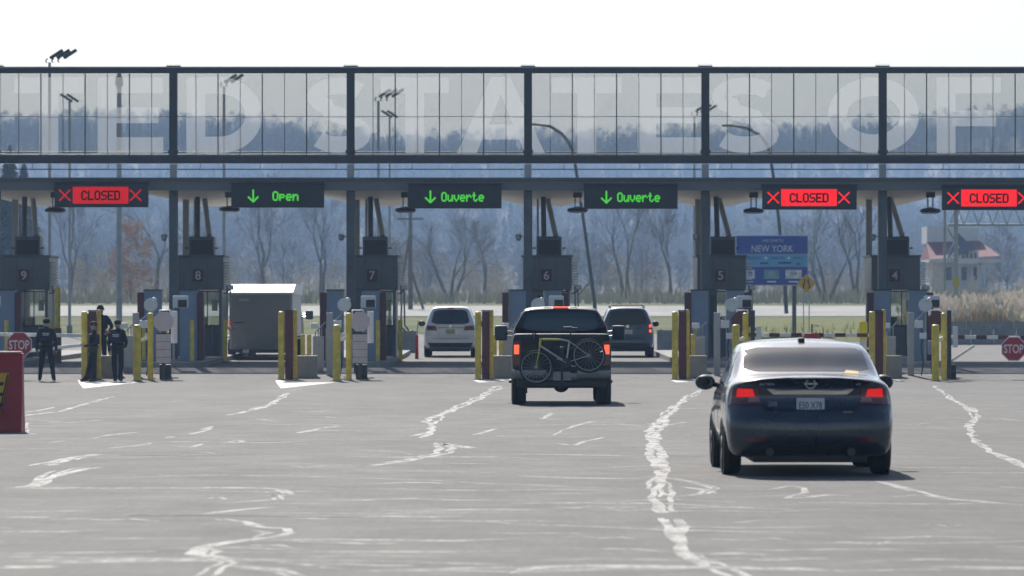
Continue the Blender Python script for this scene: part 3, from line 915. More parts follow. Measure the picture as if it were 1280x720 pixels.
SIGNS = [(9,'CLOSED',68,185,229,.30), (8,'Open',289,405,229.5,0), (7,'Ouverte',510,627,230.5,0), (6,'Ouverte',730,847,231,0), (5,'CLOSED',953,1071,232,.62), (4,'CLOSED',1178,1296,232.5,.62)]
for n, word, u0, u1, v0, est in SIGNS:
    D = 149.0; k = D/FOC
    w = (u1-u0)*k; h = 30*k; xc = ((u0+u1)/2-640)*k; zc = EYE + (HOR-(v0+15))*k
    lab = {'CLOSED': 'black lane sign reading CLOSED in red', 'Open': 'black lane sign with green arrow reading Open', 'Ouverte': 'black lane sign with green arrow reading Ouverte'}[word]
    root = empty('lane_sign', (xc, D, zc), lab + ', over the lane of booth %s' % NUM[n], 'lane sign', 'dot-matrix lane signs along the canopy edge')
    f = MB(); f.cbox(-w/2, w/2, 0, .24, -h/2, h/2, .012); f.build('housing', M_SIGN, root, smooth=30)
    f = MB(); f.box(-w/2-.03, w/2+.03, -.12, .26, h/2+.003, h/2+.035); f.build('hood', M_SIGN, root)
    for sx in (-1, 1):
        f = MB(); f.box(sx*w*.32-.03, sx*w*.32+.03, .245, .40, -.1, .1); f.build('mount', M_STEEL_D, root)
    if word == 'CLOSED':
        red = glow('red_leds_%d' % int(est*100), (1.0, .018, .022), est*1.35)
        f = MB(); x0 = (91-126.5)*k; x1 = (160.5-126.5)*k; z0, z1 = -10.5*k, 10.5*k
        f.add([(x0,-.003,z0),(x1,-.003,z0),(x1,-.003,z1),(x0,-.003,z1)], [(0,1,2,3)]); f.build('red_display', red, root)
        f = MB(); dot_text(f, 'CLOSED', (101.5-126.5)*k, 0, 48*k, 11.5*k, -.006, 1.6); f.build('lettering', M_LEDOFF, root)
        for cx in (-45.5, 43):
            f = MB(); a = 7*k; c = cx*k
            bar(f, c-a, -a, c+a, a, .045, -.004); bar(f, c-a, a, c+a, -a, .045, -.0055); f.build('cross', red, root)
    else:
        off = -347 if word == 'Open' else -568.5
        uc = (316.5 if word == 'Open' else 538) + off; c = uc*k
        f = MB(); bar(f, c, 7.5*k, c, -6.5*k, .055, -.004); bar(f, c+.01, -8*k, c-6.5*k, -1.2*k, .055, -.0055); bar(f, c-.01, -8*k, c+6.5*k, -1.2*k, .055, -.007)
        f.build('arrow', E_GREEN, root)
        a, b = ((340.5, 372.5) if word == 'Open' else (551.5, 604.5))
        f = MB(); dot_text(f, word, (a+off)*k, -.3*k, (b-a)*k, 11.5*k, -.004, 1.45); f.build('lettering', E_GREEN, root)

# hanging lamps under the canopy edge, left end of each lane sign
for n, u, v in ((9, 69, 263), (8, 287, 262), (7, 507, 263), (6, 722, 263), (5, 942, 264), (4, 1163, 264)):
    D = 151.5; p = at(u, v, D)
    root = empty('canopy_lamp', p, 'small dark lamp on twin rods left of the lane sign of booth %s' % NUM[n], 'lamp', 'lamps hanging under the canopy edge')
    f = MB(); f.lathe([(.05,.12),(.30,.06),(.34,.0),(.30,-.04)], (0,0,0), n=18); f.build('lamp_housing', M_STEEL_D, root, smooth=40)
    f = MB(); f.lathe([(.27,-.045),(.26,-.075),(.10,-.085)], (0,0,0), n=18); f.build('lens', M_LAMP_WHITE, root, smooth=40)
    for q in (-.08, .08):
        f = MB(); f.tube((q,0,.09), (q,0,5.83-p.z), .018, n=6); f.build('rod', M_STEEL_D, root)
    f = MB(); f.cbox(-.14,.14,-.1,.1,5.62-p.z,5.79-p.z,.01); f.build('junction_box', M_STEEL_D, root)

# ================================================================ BOOTHS
M_BWIN = mat('booth_window', (.03,.035,.04), .08, spec=.6)
M_WINLIGHT = mat('window_daylight', (.42,.46,.30), .7, noise=.3, nscale=9)
M_DIGIT = mat('digit_white', (.62,.55,.55), .6)
for n in BOOTHS:
    x = CX[n]; D = 152.6; zg = gz(152.6)
    root = empty('inspection_booth', (x, D, zg), 'grey inspection booth numbered %s with dark ventilation box on its roof' % NUM[n], 'booth', 'numbered inspection booths')
    q = lambda z: z - zg
    f = MB(); f.cbox(-.15, 1.40, 0, 3.0, q(2.72), q(3.76), .02); f.build('upper_wall', M_BOOTH, root, smooth=30)
    f = MB(); f.box(-.19, 1.44, -.04, 3.04, q(3.764), q(3.82)); f.build('roof', M_STEEL, root)
    for xx in (.36, .88):
        f = MB(); f.box(xx-.006, xx+.006, -.006, -.001, q(2.76), q(3.72)); f.build('panel_seam', M_STEEL_D, root)
    f = MB(); f.cbox(.43, .76, -.03, -.003, q(2.98), q(3.37), .008); pl = f.build('number_plate', M_MAROON, root)
    lettering('digit', str(n), (.595, -.034, q(3.175)), pl, M_DIGIT, h=.28, bold=.012)
    # ventilation unit
    f = MB(); f.cbox(.28, 1.08, .3, 1.3, q(3.825), q(4.42), .02); v_ = f.build('ventilation_unit', M_STEEL, root, smooth=30)
    f = MB(); f.box(.34, 1.02, .285, .298, q(3.86), q(4.30)); f.build('grille', M_BLACK, v_)
    f = MB()
    for s_ in range(7): f.box(.36, 1.0, .268, .283, q(3.90+s_*.055), q(3.91+s_*.055))
    f.build('grille_bars', M_STEEL_D, v_)
    for sx in (.26, 1.1):
        f = MB(); f.tube((sx, .4, q(4.05)), (sx+(.10 if sx > 1 else -.1), .4, q(4.05)), .025, n=6); f.build('pipe_stub', M_STEEL_D, v_)
    # ducts and struts rising to the canopy
    f = MB(); f.tube((.52, .8, q(4.43)), (.50, 1.2, q(5.82)), .085, n=10); f.build('duct', M_STEEL, root, smooth=50)
    f = MB(); f.tube((.90, .8, q(4.43)), (.62, 2.6, q(5.82)), .085, n=10); f.build('duct', M_STEEL_L, root, smooth=50)
    f = MB(); f.box(.30, .37, 2.4, 2.5, q(3.83), q(5.80)); f.build('strut', M_STEEL_L, root)
    # cabin under the head
    f = MB(); f.box(-.08, .50, .25, 2.9, .16, q(2.715)); f.build('cabin_wall', M_BOOTH, root)
    f = MB(); f.box(1.24, 1.34, .2, 2.9, .16, q(2.715)); f.build('cabin_side', M_BOOTH, root)
    f = MB(); f.box(.505, 1.235, .6, .66, .16, q(1.55)); f.build('door', M_BOOTH, root)
    f = MB(); f.box(.53, 1.21, .60, .612, q(1.57), q(2.66)); f.build('window', pane_mat('booth_pane', (.72,.76,.74), .03, gloss=.05), root)
    for zz_ in (q(1.56), q(2.67)):
        f = MB(); f.box(.51, 1.23, .58, .625, zz_-.02, zz_+.02); f.build('window_frame', M_STEEL_D, root)
    f = MB(); f.box(.84, .87, .58, .625, q(1.585), q(2.645)); f.build('window_frame', M_STEEL_D, root)
    f = MB(); f.box(1.0, 1.18, .575, .588, q(2.05), q(2.40)); f.build('notice', M_WINLIGHT, root)  # made-up patch painting in the yellow-green daylight seen through the window
    f = MB(); f.box(.56, .80, 1.5, 1.56, q(1.45), q(1.85)); f.build('monitor', M_BLACK, root)
    f = MB(); f.box(.505, 1.235, 2.82, 2.9, .16, q(1.60)); f.build('rear_wall', M_BOOTH, root)
    f = MB(); f.tube((1.02, .52, .5), (1.02, .52, 1.2), .014, n=6); f.build('door_handle', M_GALV, root)
    # side louvre, conduits and clamp lamp on the right
    f = MB()
    for s_ in range(9): f.box(1.405, 1.60, .25, .9, q(2.86)+s_*.088, q(2.90)+s_*.088)
    f.build('louvre', M_LAMP_WHITE, root)
    f = MB(); f.path([(1.50,.2,q(2.85)), (1.52,.2,q(2.2)), (1.50,.2,q(1.55)), (1.66,.2,q(1.38))], .03, 7); f.build('conduit', M_GALV, root, smooth=50)
    f = MB(); f.path([(1.60,.3,q(2.85)), (1.62,.3,q(1.6)), (1.75,.3,q(1.42))], .028, 7); f.build('conduit', M_GALV, root, smooth=50)
    f = MB(); f.lathe([(.04,-.1),(.07,-.08),(.08,.08),(.05,.1)], (1.62,.05,q(2.79)), axis='x', n=12); f.build('clamp_lamp', M_LAMP_WHITE, root, smooth=40)
    f = MB(); f.path([(1.40,.1,q(2.6)), (1.52,.05,q(2.62)), (1.60,.05,q(2.74))], .02, 6); f.build('lamp_arm', M_BLACK, root)
    f = MB(); f.box(.3, .46, .10, .24, .16, q(2.55)); f.build('door_post', M_STEEL_D, root)

# ================================================================ ISLANDS WITH THEIR EQUIPMENT
def island_poly(x0, x1, y0, y1, nose):
    return [(x0, y0+nose), (x0+.25, y0+nose*.45), ((x0+x1)/2, y0), (x1-.25, y0+nose*.45), (x1, y0+nose), (x1, y1), (x0, y1)]
for n in BOOTHS:
    xc = CX[n] + .25; x0, x1 = xc-1.25, xc+1.15
    poly = island_poly(x0, x1, 141.5, 172, 2.0)
    s = MB(); m_ = len(poly); vs_ = [(p[0], p[1], gz(p[1])-.02) for p in poly] + [(p[0], p[1], gz(p[1])+.15) for p in poly]
    s.add(vs_, [tuple(range(m_, 2*m_))] + [(k, (k+1) % m_, m_+(k+1) % m_, m_+k) for k in range(m_)])
    tag(s.build('kerb_island', M_CONC), 'raised concrete kerb island', kind='structure')

# white painted noses on the asphalt before the islands
M_PAINT = mat('road_paint', (.46,.45,.43), .7, noise=.25, nscale=6)
def paint(pts, lift=.0095):
    s = MB(); P = [on_ground(*p) for p in pts]
    # cut to the rows of the paving so that the paint follows its slope
    bm = bmesh.new(); bm.faces.new([bm.verts.new((p.x, p.y, 0)) for p in P])
    for yr in (115, 131, 133, 135, 138, 141):
        bmesh.ops.bisect_plane(bm, geom=bm.verts[:]+bm.edges[:]+bm.faces[:], plane_co=(0, yr, 0), plane_no=(0, 1, 0))
    bm.verts.index_update()
    s.add([(v.co.x, v.co.y, gz(v.co.y)+lift) for v in bm.verts], [tuple(v.index for v in f.verts) for f in bm.faces])
    bm.free(); s.build('painted_nose', M_PAINT, forecourt)
for base in (494, 741, 988):
    paint([(97+base,475.5), (135+base,475.2), (140+base,477.2), (104+base,478.4)])
for base in (0, 247):
    paint([(97+base,475.5), (112+base,475.5), (106+base,479), (107+base,482.5), (104+base,486)])
    paint([(107.3+base,482.3), (106.3+base,479.2), (132+base,478.6), (172+base,478.2), (140+base,482), (104.6+base,486)])

def bollard(x, D, h, r, label, group, m=None, zbase=None):
    root = empty('bollard', (x, D, gz(D) if zbase is None else zbase), label, 'bollard', group)
    f = MB(); f.lathe([(r,0),(r,h-.05),(r*.92,h-.02),(r*.6,h-.002),(.005,h)], n=16); f.build('post', m or M_YELLOW, root, smooth=40)
    f = MB(); f.lathe([(r+.05,0.),(r+.05,.03),(r+.004,.035)], n=16); f.build('base_ring', M_CONC, root)
    return root
GB = 'yellow bollards guarding the islands'
def xo(u, D): return (u-640)*D/FOC           # lateral position of something seen at column u, distance D
M_PALE = mat('pale_notice', (.60,.52,.54), .7, noise=.1, nscale=8)
M_DISH = mat('dish_white', (.55,.60,.63), .45, noise=.08)
def octagon(r_, cx=0, cz=0): return [(cx + r_*math.cos(R(22.5+45*k)), cz + r_*math.sin(R(22.5+45*k))) for k in range(8)]

for n in BOOTHS:
    dx = CX[n] - CX[7]
    X = lambda u, D: xo(u, D) + dx           # island 7 is the pattern; the others repeat at the lane spacing
    B = 'before booth %s' % NUM[n]
    front = n != 9
    # bollard pair with maroon guard post
    if n != 9 or True:
        bollard(X(351.5,135), 135, 1.93, .085, 'tall yellow bollard left of the maroon guard post '+B, GB)
        root = empty('guard_post', (X(361.5,135.2), 135.2, gz(135.2)), 'maroon rectangular guard post between two yellow bollards '+B, 'guard post', 'maroon guard posts')
        f = MB(); f.cbox(-.11, .11, -.11, .11, 0, 1.93, .015); f.build('post', M_MAROON, root, smooth=30)
        f = MB(); f.box(-.13, .13, -.13, .13, 1.934, 1.96); f.build('cap', M_STEEL_D, root)
        bollard(X(369,135.5), 135.5, 1.96, .06, 'thin yellow bollard right of the maroon guard post '+B, GB)
    # concrete block
    root = empty('concrete_block', (X(383,136.5), 136.5, gz(136)), 'squat grey concrete block beside the guard post '+B, 'concrete block', 'concrete blocks on the islands')
    f = MB(); f.cbox(-.30, .30, -.35, .35, 0, .60, .03); f.build('block', M_CONC, root, smooth=30)
    f = MB(); f.box(-.31, .31, -.36, .36, .602, .63); f.build('lid', M_STEEL_L, root)
    bollard(X(378.5,138.6), 138.6, 1.12, .065, 'left one of two yellow bollards behind the concrete block '+B, GB)
    bollard(X(386.5,138.6), 138.6, 1.12, .065, 'right one of two yellow bollards behind the concrete block '+B, GB)
    # equipment post: grey post with reader, dish and small boxes
    root = empty('reader_post', (X(412,137.2), 137.2, gz(137.2)), 'slim grey post carrying card readers and a round white dish '+B, 'reader post', 'card reader posts')
    f = MB(); f.cbox(-.09, .09, -.07, .07, 0, 1.80, .015); f.build('post', M_STEEL_L, root, smooth=30)
    f = MB(); f.path([(.06,0,1.55), (.3,0,1.72), (.42,.05,1.95)], .025, 6); f.build('arm', M_GALV, root)
    f = MB(); f.lathe([(.02,.10),(.10,.09),(.17,.06),(.20,.0),(.16,-.05),(.02,-.06)], (.42,.05,2.02), axis='y', n=18); f.build('dish', M_DISH, root, smooth=40)
    f = MB(); f.cbox(.10, .34, -.12, .1, 1.36, 1.58, .02); f.build('reader_box', M_LAMP_WHITE, root, smooth=30)
    f = MB(); f.cbox(.26, .44, -.16, .1, 1.05, 1.22, .02); f.build('reader_box', M_LAMP_WHITE, root, smooth=30)
    f = MB(); f.path([(.30,0,1.36), (.34,-.02,1.1), (.30,0,.8), (.36,0,.35), (.3,0,0)], .018, 6); f.build('cable', M_BLACK, root)
    f = MB(); f.lathe([(.05,-.14),(.065,-.12),(.065,.12),(.05,.14)], (.52,-.05,2.17), axis='y', n=12); f.build('camera', M_LAMP_WHITE, root, smooth=40)
    # junction cabinet, kerbside sign and bundled conduit behind the reader
    root = empty('junction_cabinet', (X(398,139.5), 139.5, gz(139.5)), 'grey electrical cabinet with conduit stubs behind the concrete block '+B, 'cabinet', 'electrical cabinets on the islands')
    f = MB(); f.cbox(-.16, .16, -.12, .12, .08, 1.02, .02); cb = f.build('cabinet_box', M_GALV, root, smooth=30)
    f = MB(); f.box(-.13, .13, -.128, -.122, .14, .96); f.build('cabinet_door', M_STEEL_L, cb)
    f = MB(); f.box(-.14, .14, -.1, .1, 0, .078); f.build('plinth', M_CONC, root)
    for q_ in (-.09, 0, .09):
        f = MB(); f.path([(q_, .05, 1.02), (q_, .05, 1.22+q_), (q_+.12, .06, 1.34+q_)], .018, 6); f.build('conduit', M_GALV, root, smooth=50)
    f = MB(); f.cbox(-.22, .0, -.05, .08, 1.24, 1.40, .02); f.build('lamp_box', M_LAMP_WHITE, root, smooth=30)
    root = empty('lane_camera', (X(444,138.2), 138.2, gz(138.2)), 'white plate-reading camera on a short mast behind the notice board '+B, 'camera', 'plate-reading cameras')
    f = MB(); f.tube((0,0,0), (0,0,1.72), .04, n=8); f.build('mast', M_STEEL_D, root, smooth=50)
    f = MB(); f.cbox(-.10, .24, -.2, .16, 1.66, 1.84, .03); f.build('camera_housing', M_LAMP_WHITE, root, smooth=30)
    f = MB(); f.box(-.05, .19, -.212, -.203, 1.69, 1.81); f.build('camera_window', M_BLACK, root)
    f = MB(); f.cbox(-.12, .12, -.1, .1, .55, .95, .02); f.build('control_box', M_BLUEGREY, root, smooth=30)
    f = MB(); f.path([(.0,-.05,.95), (.12,-.07,1.2), (.06,-.06,1.5), (.10,-.05,1.66)], .014, 6); f.build('cable', M_BLACK, root)
    # the bollards
    bollard(X(421,133.2), 133.2, 1.58, .105, 'short fat yellow bollard beside the card reader '+B, GB)
    bollard(X(436,134), 134, 1.90, .082, 'tall slim yellow bollard beside the card reader '+B, GB)
    root = empty('small_camera', (X(428,133.6), 133.6, 1.16+gz(133.6)), 'small white camera clamped between two yellow bollards '+B, 'camera', 'cameras on the bollards')
    M_ = Matrix.Rotation(R(-20), 4, 'Y')
    f = MB(); f.cbox(-.10,.12,-.06,.06,-.04,.05,.015, M_); f.build('camera_body', M_LAMP_WHITE, root, smooth=30)
    f = MB(); f.tube((-.16,0,-.06), (-.08,0,-.02), .02, n=6); f.build('camera_arm', M_BLACK, root)
    # notices on a stand: octagon above a rectangle
    root = empty('notice_stand', (X(450,135.3), 135.3, gz(135.3)), ('pale octagon and rectangular notice board on a post ' if n in (9,8,7,6) else 'dark maroon octagon sign on a post ')+B, 'sign', 'notice stands on the islands')
    f = MB(); f.cbox(-.06, .06, .02, .12, 0, 1.95, .01); f.build('post', M_STEEL_D, root)
    if n in (9, 8, 7, 6):
        f = MB(); f.prism(octagon(.30, 0, 1.63), -.02, 0); f.build('octagon_panel', M_PALE, root)
        f = MB(); f.box(-.21, .21, -.02, 0, .46, 1.27); f.build('notice_board', M_PALE, root)
        f = MB()
        for k in range(3): f.box(-.20, .20, -.026, -.022, .62+.22*k, .63+.22*k)
        f.build('ruled_lines', M_MAROON, root)
        f = MB(); f.box(-.205, .205, -.03, -.022, 1.275, 1.31); f.build('red_strip', M_MAROON, root)
        f = MB(); f.cbox(.20, .38, .13, .2, 1.02, 1.92, .01); f.build('rear_panel', M_LAMP_WHITE, root)
    else:
        f = MB(); f.prism(octagon(.30, -.34, 1.63), -.13, -.11); f.build('octagon_panel', M_MAROON, root)
        f = MB(); f.cbox(.10, .24, .0, .1, .9, 1.5, .01); f.build('rear_panel', M_LAMP_WHITE, root)
    f = MB(); f.cbox(-.12, .20, .05, .35, 0, .42, .02); f.build('base_box', M_BLACK, root, smooth=30)
    # camera mast with square hood
    root = empty('camera_mast', (X(452,141.5), 141.5, gz(141.5)+.15), 'white hooded camera on a mast '+B, 'camera mast', 'hooded camera masts')
    f = MB(); f.tube((0,0,0), (0,0,1.78), .035, n=8); f.build('mast', M_GALV, root, smooth=50)
    f = MB(); f.cbox(-.02, .42, -.25, .25, 1.62, 1.98, .05); f.build('hood', M_DISH, root, smooth=30)
    f = MB(); f.box(.14, .40, -.262, -.252, 1.64, 1.86); f.build('lens', M_BLACK, root)
    # pylons (radiation monitors): blue-grey slab with maroon outer edge
    D = 145.7; zt = 2.65; zb = gz(D) + .15
    for side, (a, b_, c) in (('left', (-.80, -.60, -.08)), ('right', (1.22, 1.02, .48))):
        root = empty('monitor_pylon', (CX[n], D, zb), 'blue-grey monitor pylon with maroon edge, %s one of the pair %s' % (side, B), 'pylon', 'monitor pylons')
        f = MB(); f.cbox(min(b_,c), max(b_,c), .02, .5, 0, zt-zb, .02); f.build('slab', M_BLUEGREY, root, smooth=30)
        f = MB(); f.cbox(min(a,b_)+.003, max(a,b_)-.003, -.02, .3, .0, zt-zb-.06, .015); f.build('edge_guard', M_MAROON, root, smooth=30)
        f = MB(); f.box(min(b_,c)-.03, max(b_,c)+.03, -.02, .53, zt-zb+.003, zt-zb+.03); f.build('cap', M_STEEL_D, root)
        f = MB(); f.box(min(b_,c)+.1, max(b_,c)-.1, .008, .018, .3, zt-zb-.4); f.build('access_panel', M_BLUEGREY, root)
    bollard(X(472.5,143), 143, 1.25, .06, 'yellow bollard by the right pylon '+B, GB, zbase=gz(143)+.15)
    bollard(CX[n]-.52, 144.6, 1.0, .06, 'yellow bollard by the left pylon '+B, GB, zbase=gz(144.6)+.15)
    if n in (9, 8, 7):
        bollard(xo(500.5,152)+dx, 151.8, 1.35, .07, 'yellow bollard at the right corner of booth %s' % NUM[n], GB)

# tall yellow height pole by booth nine
root = empty('height_pole', (xo(72,149), 149, gz(149)), 'tall yellow pole at the right corner of booth nine', 'pole')
f = MB(); f.lathe([(.085,0),(.085,2.35),(.05,2.38)], n=14); f.build('post', M_YELLOW, root, smooth=40)
f = MB(); f.cbox(-.11,.11,-.11,.11,0,1.1,.02); f.build('sleeve', mat('brown_wrap', (.14,.10,.05), .8, noise=.2), root)

# ================================================================ BARRIER ARMS
def striped_arm(name, p0, p1, label, stripes, h=.09, w=.05):
    p0 = Vector(p0); p1 = Vector(p1)
    root = empty(name, p0, label, 'barrier arm', 'lane barrier arms')
    d = p1 - p0; ln = d.length; ang = math.atan2(d.z, d.x)
    root.rotation_euler = (0, -ang, 0)
    f = MB(); f.cbox(0, ln, -w/2, w/2, -h/2, h/2, .012); f.build('arm', M_WHITE, root, smooth=30)
    if stripes:
        k = 0; x = .15
        while x + .3 < ln:
            f = MB(); f.box(x, x+.30, -w/2-.004, w/2+.004, -h/2-.004, h/2+.004); f.build('red_stripe', M_MAROON, root); x += .62
    return root
def stop_sign(u, v, D, label, size=.385):
    p = at(u, v, D)
    root = empty('stop_sign', p, label, 'stop sign')
    f = MB(); f.prism(octagon(size), -.012, 0); f.build('white_border', M_WHITE, root)
    f = MB(); f.prism(octagon(size*.93), -.016, -.0125); f.build('red_face', M_RED, root)
    lettering('stop_lettering', 'STOP', (0, -.019, 0), root, mat('sign_white', (.75,.72,.72), .5), w=size*1.5, h=size*.68, bold=.02)
    return root
D = 134.6
striped_arm('barrier_arm', at(103,419.5,D), at(-40,417.5,D), 'upper white barrier arm crossing the lane of booth nine', False, .10)
striped_arm('barrier_arm', at(105,431,D+.3), at(-40,447,D+.3), 'lower slanting barrier arm crossing the lane of booth nine', False, .09)
stop_sign(24, 431, D-.15, 'red STOP sign hanging on the barrier arm behind the red plastic barrier')
root = empty('gate_machine', (xo(111,135.8), 135.8, gz(135.8)), 'dark barrier gate machine with red cover left of booth eight', 'gate machine')
f = MB(); f.cbox(-.18,.18,-.2,.2,0,1.05,.03); f.build('cabinet', M_STEEL_D, root, smooth=30)
f = MB(); f.cbox(-.12,.16,-.26,-.1,1.3,1.85,.03); f.build('cover', M_MAROON, root, smooth=30)
f = MB(); f.box(-.05,.05,-.05,.05,1.05,1.5); f.build('pivot', M_STEEL, root)
D = 135.6
striped_arm('barrier_arm', at(1091,419,D), at(930,418.5,D), 'red and white striped barrier arm behind the dark sedan', True, .10)
striped_arm('barrier_arm', at(1092,436,D+.2), at(1040,434,D+.2), 'short lower barrier arm by the bollards of booth four', False, .06)
striped_arm('barrier_arm', at(1186,421,D), at(1330,423,D), 'red and white striped barrier arm crossing the lane of booth four', True, .10)
striped_arm('barrier_arm', at(1186,453,D+.4), at(1218,432,D+.4), 'short slanting strut of the barrier at booth four', False, .07)
stop_sign(1267, 436, D-.15, 'red STOP sign hanging on the barrier arm at the right edge', .37)
p = at(1015, 420.5, D-.2)
root = empty('gate_light', p, 'red trapezoid lamp box on the barrier arm above the sedan roof', 'lamp')
f = MB(); f.prism([(-.26,-.10),(.26,-.10),(.20,.08),(-.20,.08)], -.05, .05); f.build('red_box', M_RED, root)
f = MB(); f.tube((0,0,.08),(0,0,.35), .02, n=6); f.build('aerial', M_MAROON, root)
p = at(1079, 430, 136.8)
root = empty('marker_post', (p.x, 136.8, gz(136.8)), 'white marker post with bright yellow top near booth four', 'marker post')
f = MB(); f.lathe([(.10,0),(.10,1.05),(.09,1.06)], n=12); f.build('post', M_WHITE, root, smooth=40)
f = MB(); f.lathe([(.12,1.065),(.12,1.52),(.09,1.56)], n=12); f.build('yellow_top', mat('bright_yellow', (.80,.66,.01), .5), root, smooth=40)
root = empty('marker_post', (xo(521,160), 160, gz(160)), 'slim red and white marker post beside the white crossover', 'marker post')
f = MB(); f.lathe([(.06,0),(.05,.80),(.04,.81)], n=10); f.build('red_sleeve', mat('marker_red', (.50,.03,.03), .5), root, smooth=40)
f = MB(); f.tube((0,0,.81),(.05,0,1.28), .025, n=8); f.build('post', M_WHITE, root)
# ================================================================ VEHICLES
def catmull(P, n):
    """resample control points (k x d) to n points, Catmull-Rom"""
    P = np.asarray(P, float); k = len(P)
    Q = np.concatenate([[2*P[0]-P[1]], P, [2*P[-1]-P[-2]]])
    out = []
    for t in np.linspace(0, k-1, n):
        i = min(int(t), k-2); u = t - i
        a, b, c, d = Q[i], Q[i+1], Q[i+2], Q[i+3]
        out.append(.5*((2*b) + (c-a)*u + (2*a-5*b+4*c-d)*u*u + (3*b-a-3*c+d)*u**3))
    return np.array(out)

def shell(stations, rear=None, nose=None, npro=37, nlen=60):
    """body skin lofted through half-profiles (bottom centre -> side -> top centre) set along the length; closed at both ends"""
    ysn = np.array([s[0] for s in stations], float)
    prof = np.array([catmull(s[1], npro) for s in stations])          # k, npro, 2
    flat = prof.reshape(len(stations), -1)
    allc = np.concatenate([ysn[:,None], flat], 1)
    # piecewise sampling: monotone in y, interpolated with catmull in station index
    C = catmull(allc, nlen)
    yy = np.maximum.accumulate(C[:,0]); pr = C[:,1:].reshape(nlen, npro, 2)
    pr[:,:,0] = np.maximum(pr[:,:,0], 0)
    pr[:,0,0] = 0; pr[:,-1,0] = 0
    rings = []
    def full(p, y):
        right = [(q[0], y, q[1]) for q in p]
        left = [(-q[0], y, q[1]) for q in p[-2:0:-1]]
        return right + left
    for i in range(nlen): rings.append(np.array(full(pr[i], yy[i])))
    n = len(rings[0])
    def cap(ring, sgn):
        c = ring.mean(0); out = []
        for r_ in (.97, .9, .78, .62, .45, .28, .12):
            q = c + (ring - c)*r_
            q[:,1] = ring[:,1]
            out.append(q)
        return out
    rear_caps = cap(rings[0], -1)[::-1]; nose_caps = cap(rings[-1], 1)
    allr = rear_caps + rings + nose_caps
    V = np.concatenate(allr)
    F = []
    for i in range(len(allr)-1):
        for k in range(n):
            F.append((i*n+k, i*n+(k+1) % n, (i+1)*n+(k+1) % n, (i+1)*n+k))
    F.append(tuple(range(n-1, -1, -1))); L = (len(allr)-1)*n
    F.append(tuple(range(L, L+n)))
    if rear is not None:
        for v in V:
            w = math.exp(-max(0, v[1]-yy[0])/.22)
            v[1] += w*rear(abs(v[0]), v[2])
    if nose is not None:
        for v in V:
            w = math.exp(-max(0, yy[-1]-v[1])/.3)
            v[1] -= w*nose(abs(v[0]), v[2])
    s = MB(); s.add([tuple(v) for v in V], [tuple(reversed(f)) for f in F])
    tree = BVHTree.FromPolygons([Vector(v) for v in V], F)
    return s, tree

def patch(tree, corners, axis, off, nu=10, nv=8, thick=.01, rnd=0.):
    """curved panel lying on a skin: corners = 4 points (bottom-left, bottom-right, top-right, top-left) in the plane seen along the axis"""
    c = [Vector(p) for p in corners]; s = MB(); front = []; back = []
    for j in range(nv+1):
        for i in range(nu+1):
            a, b = i/nu, j/nv
            if rnd:
                # pull the corners in for rounded outlines
                ex, ey = abs(2*a-1), abs(2*b-1)
                k = max(0, ex+ey-2+rnd)/rnd if rnd else 0
                a = .5 + (a-.5)*(1-.12*k); b = .5 + (b-.5)*(1-.12*k)
            p = (c[0]*(1-a)+c[1]*a)*(1-b) + (c[3]*(1-a)+c[2]*a)*b
            if axis == 'rear': o, d = Vector((p.x, -6, p.y)), Vector((0,1,0))
            elif axis == 'front': o, d = Vector((p.x, 16, p.y)), Vector((0,-1,0))
            elif axis == 'left': o, d = Vector((-6, p.x, p.y)), Vector((1,0,0))
            elif axis == 'right': o, d = Vector((6, p.x, p.y)), Vector((-1,0,0))
            elif axis == 'top': o, d = Vector((p.x, p.y, 6)), Vector((0,0,-1))
            h = tree.ray_cast(o, d)
            q = h[0] if h[0] is not None else (front[-1] if front else o + d*6)
            if h[0] is not None: q = q - d*off
            front.append(q.copy()); back.append(q + d*thick)
    m = nu+1
    fs = [(j*m+i, j*m+i+1, (j+1)*m+i+1, (j+1)*m+i) for j in range(nv) for i in range(nu)]
    if axis in ('right', 'front', ): fs = [tuple(reversed(f)) for f in fs]
    s.add(front, fs)
    b0 = len(front)
    s.v += [tuple(p) for p in back]
    edge = [i for i in range(m)] + [j*m+nu for j in range(1, nv+1)] + [nv*m+i for i in range(nu-1, -1, -1)] + [j*m for j in range(nv-1, 0, -1)]
    for a, b in zip(edge, edge[1:]+edge[:1]): s.f.append((b, a, a+b0, b+b0))
    return s

def wheel(parent, x, y, r, w, side, rim_m):
    """tyre with rim, axle along x"""
    prof = [(r*.62,-w/2+.015),(r*.86,-w/2),(r*.96,-w/2+.015),(r,-w/2+.05),(r,w/2-.05),(r*.96,w/2-.015),(r*.86,w/2),(r*.62,w/2-.015)]
    f = MB(); f.lathe(prof, (x, y, r), axis='x', n=32); wl = f.build('wheel', M_RUBBER, parent, smooth=35)
    f = MB(); o = side*(w/2-.03)
    f.lathe([(r*.61, o-.02*side), (r*.60, o+.005*side), (r*.54, o-.01*side), (r*.5, o-.05*side)], (x, y, r), axis='x', n=28)
    f.build('rim', rim_m, wl, smooth=35)
    f = MB()
    for k in range(5):
        a = 2*math.pi*k/5
        M_ = Matrix.Translation((x+o, y, r)) @ Matrix.Rotation(a, 4, 'X')
        f.box(-.02, .012, -.035, .035, 0, r*.58, M_)
    f.lathe([(.05,-.02),(.05,.02),(.03,.025)], (x+o, y, r), axis='x', n=12)
    f.build('spokes', rim_m, wl)
    return wl

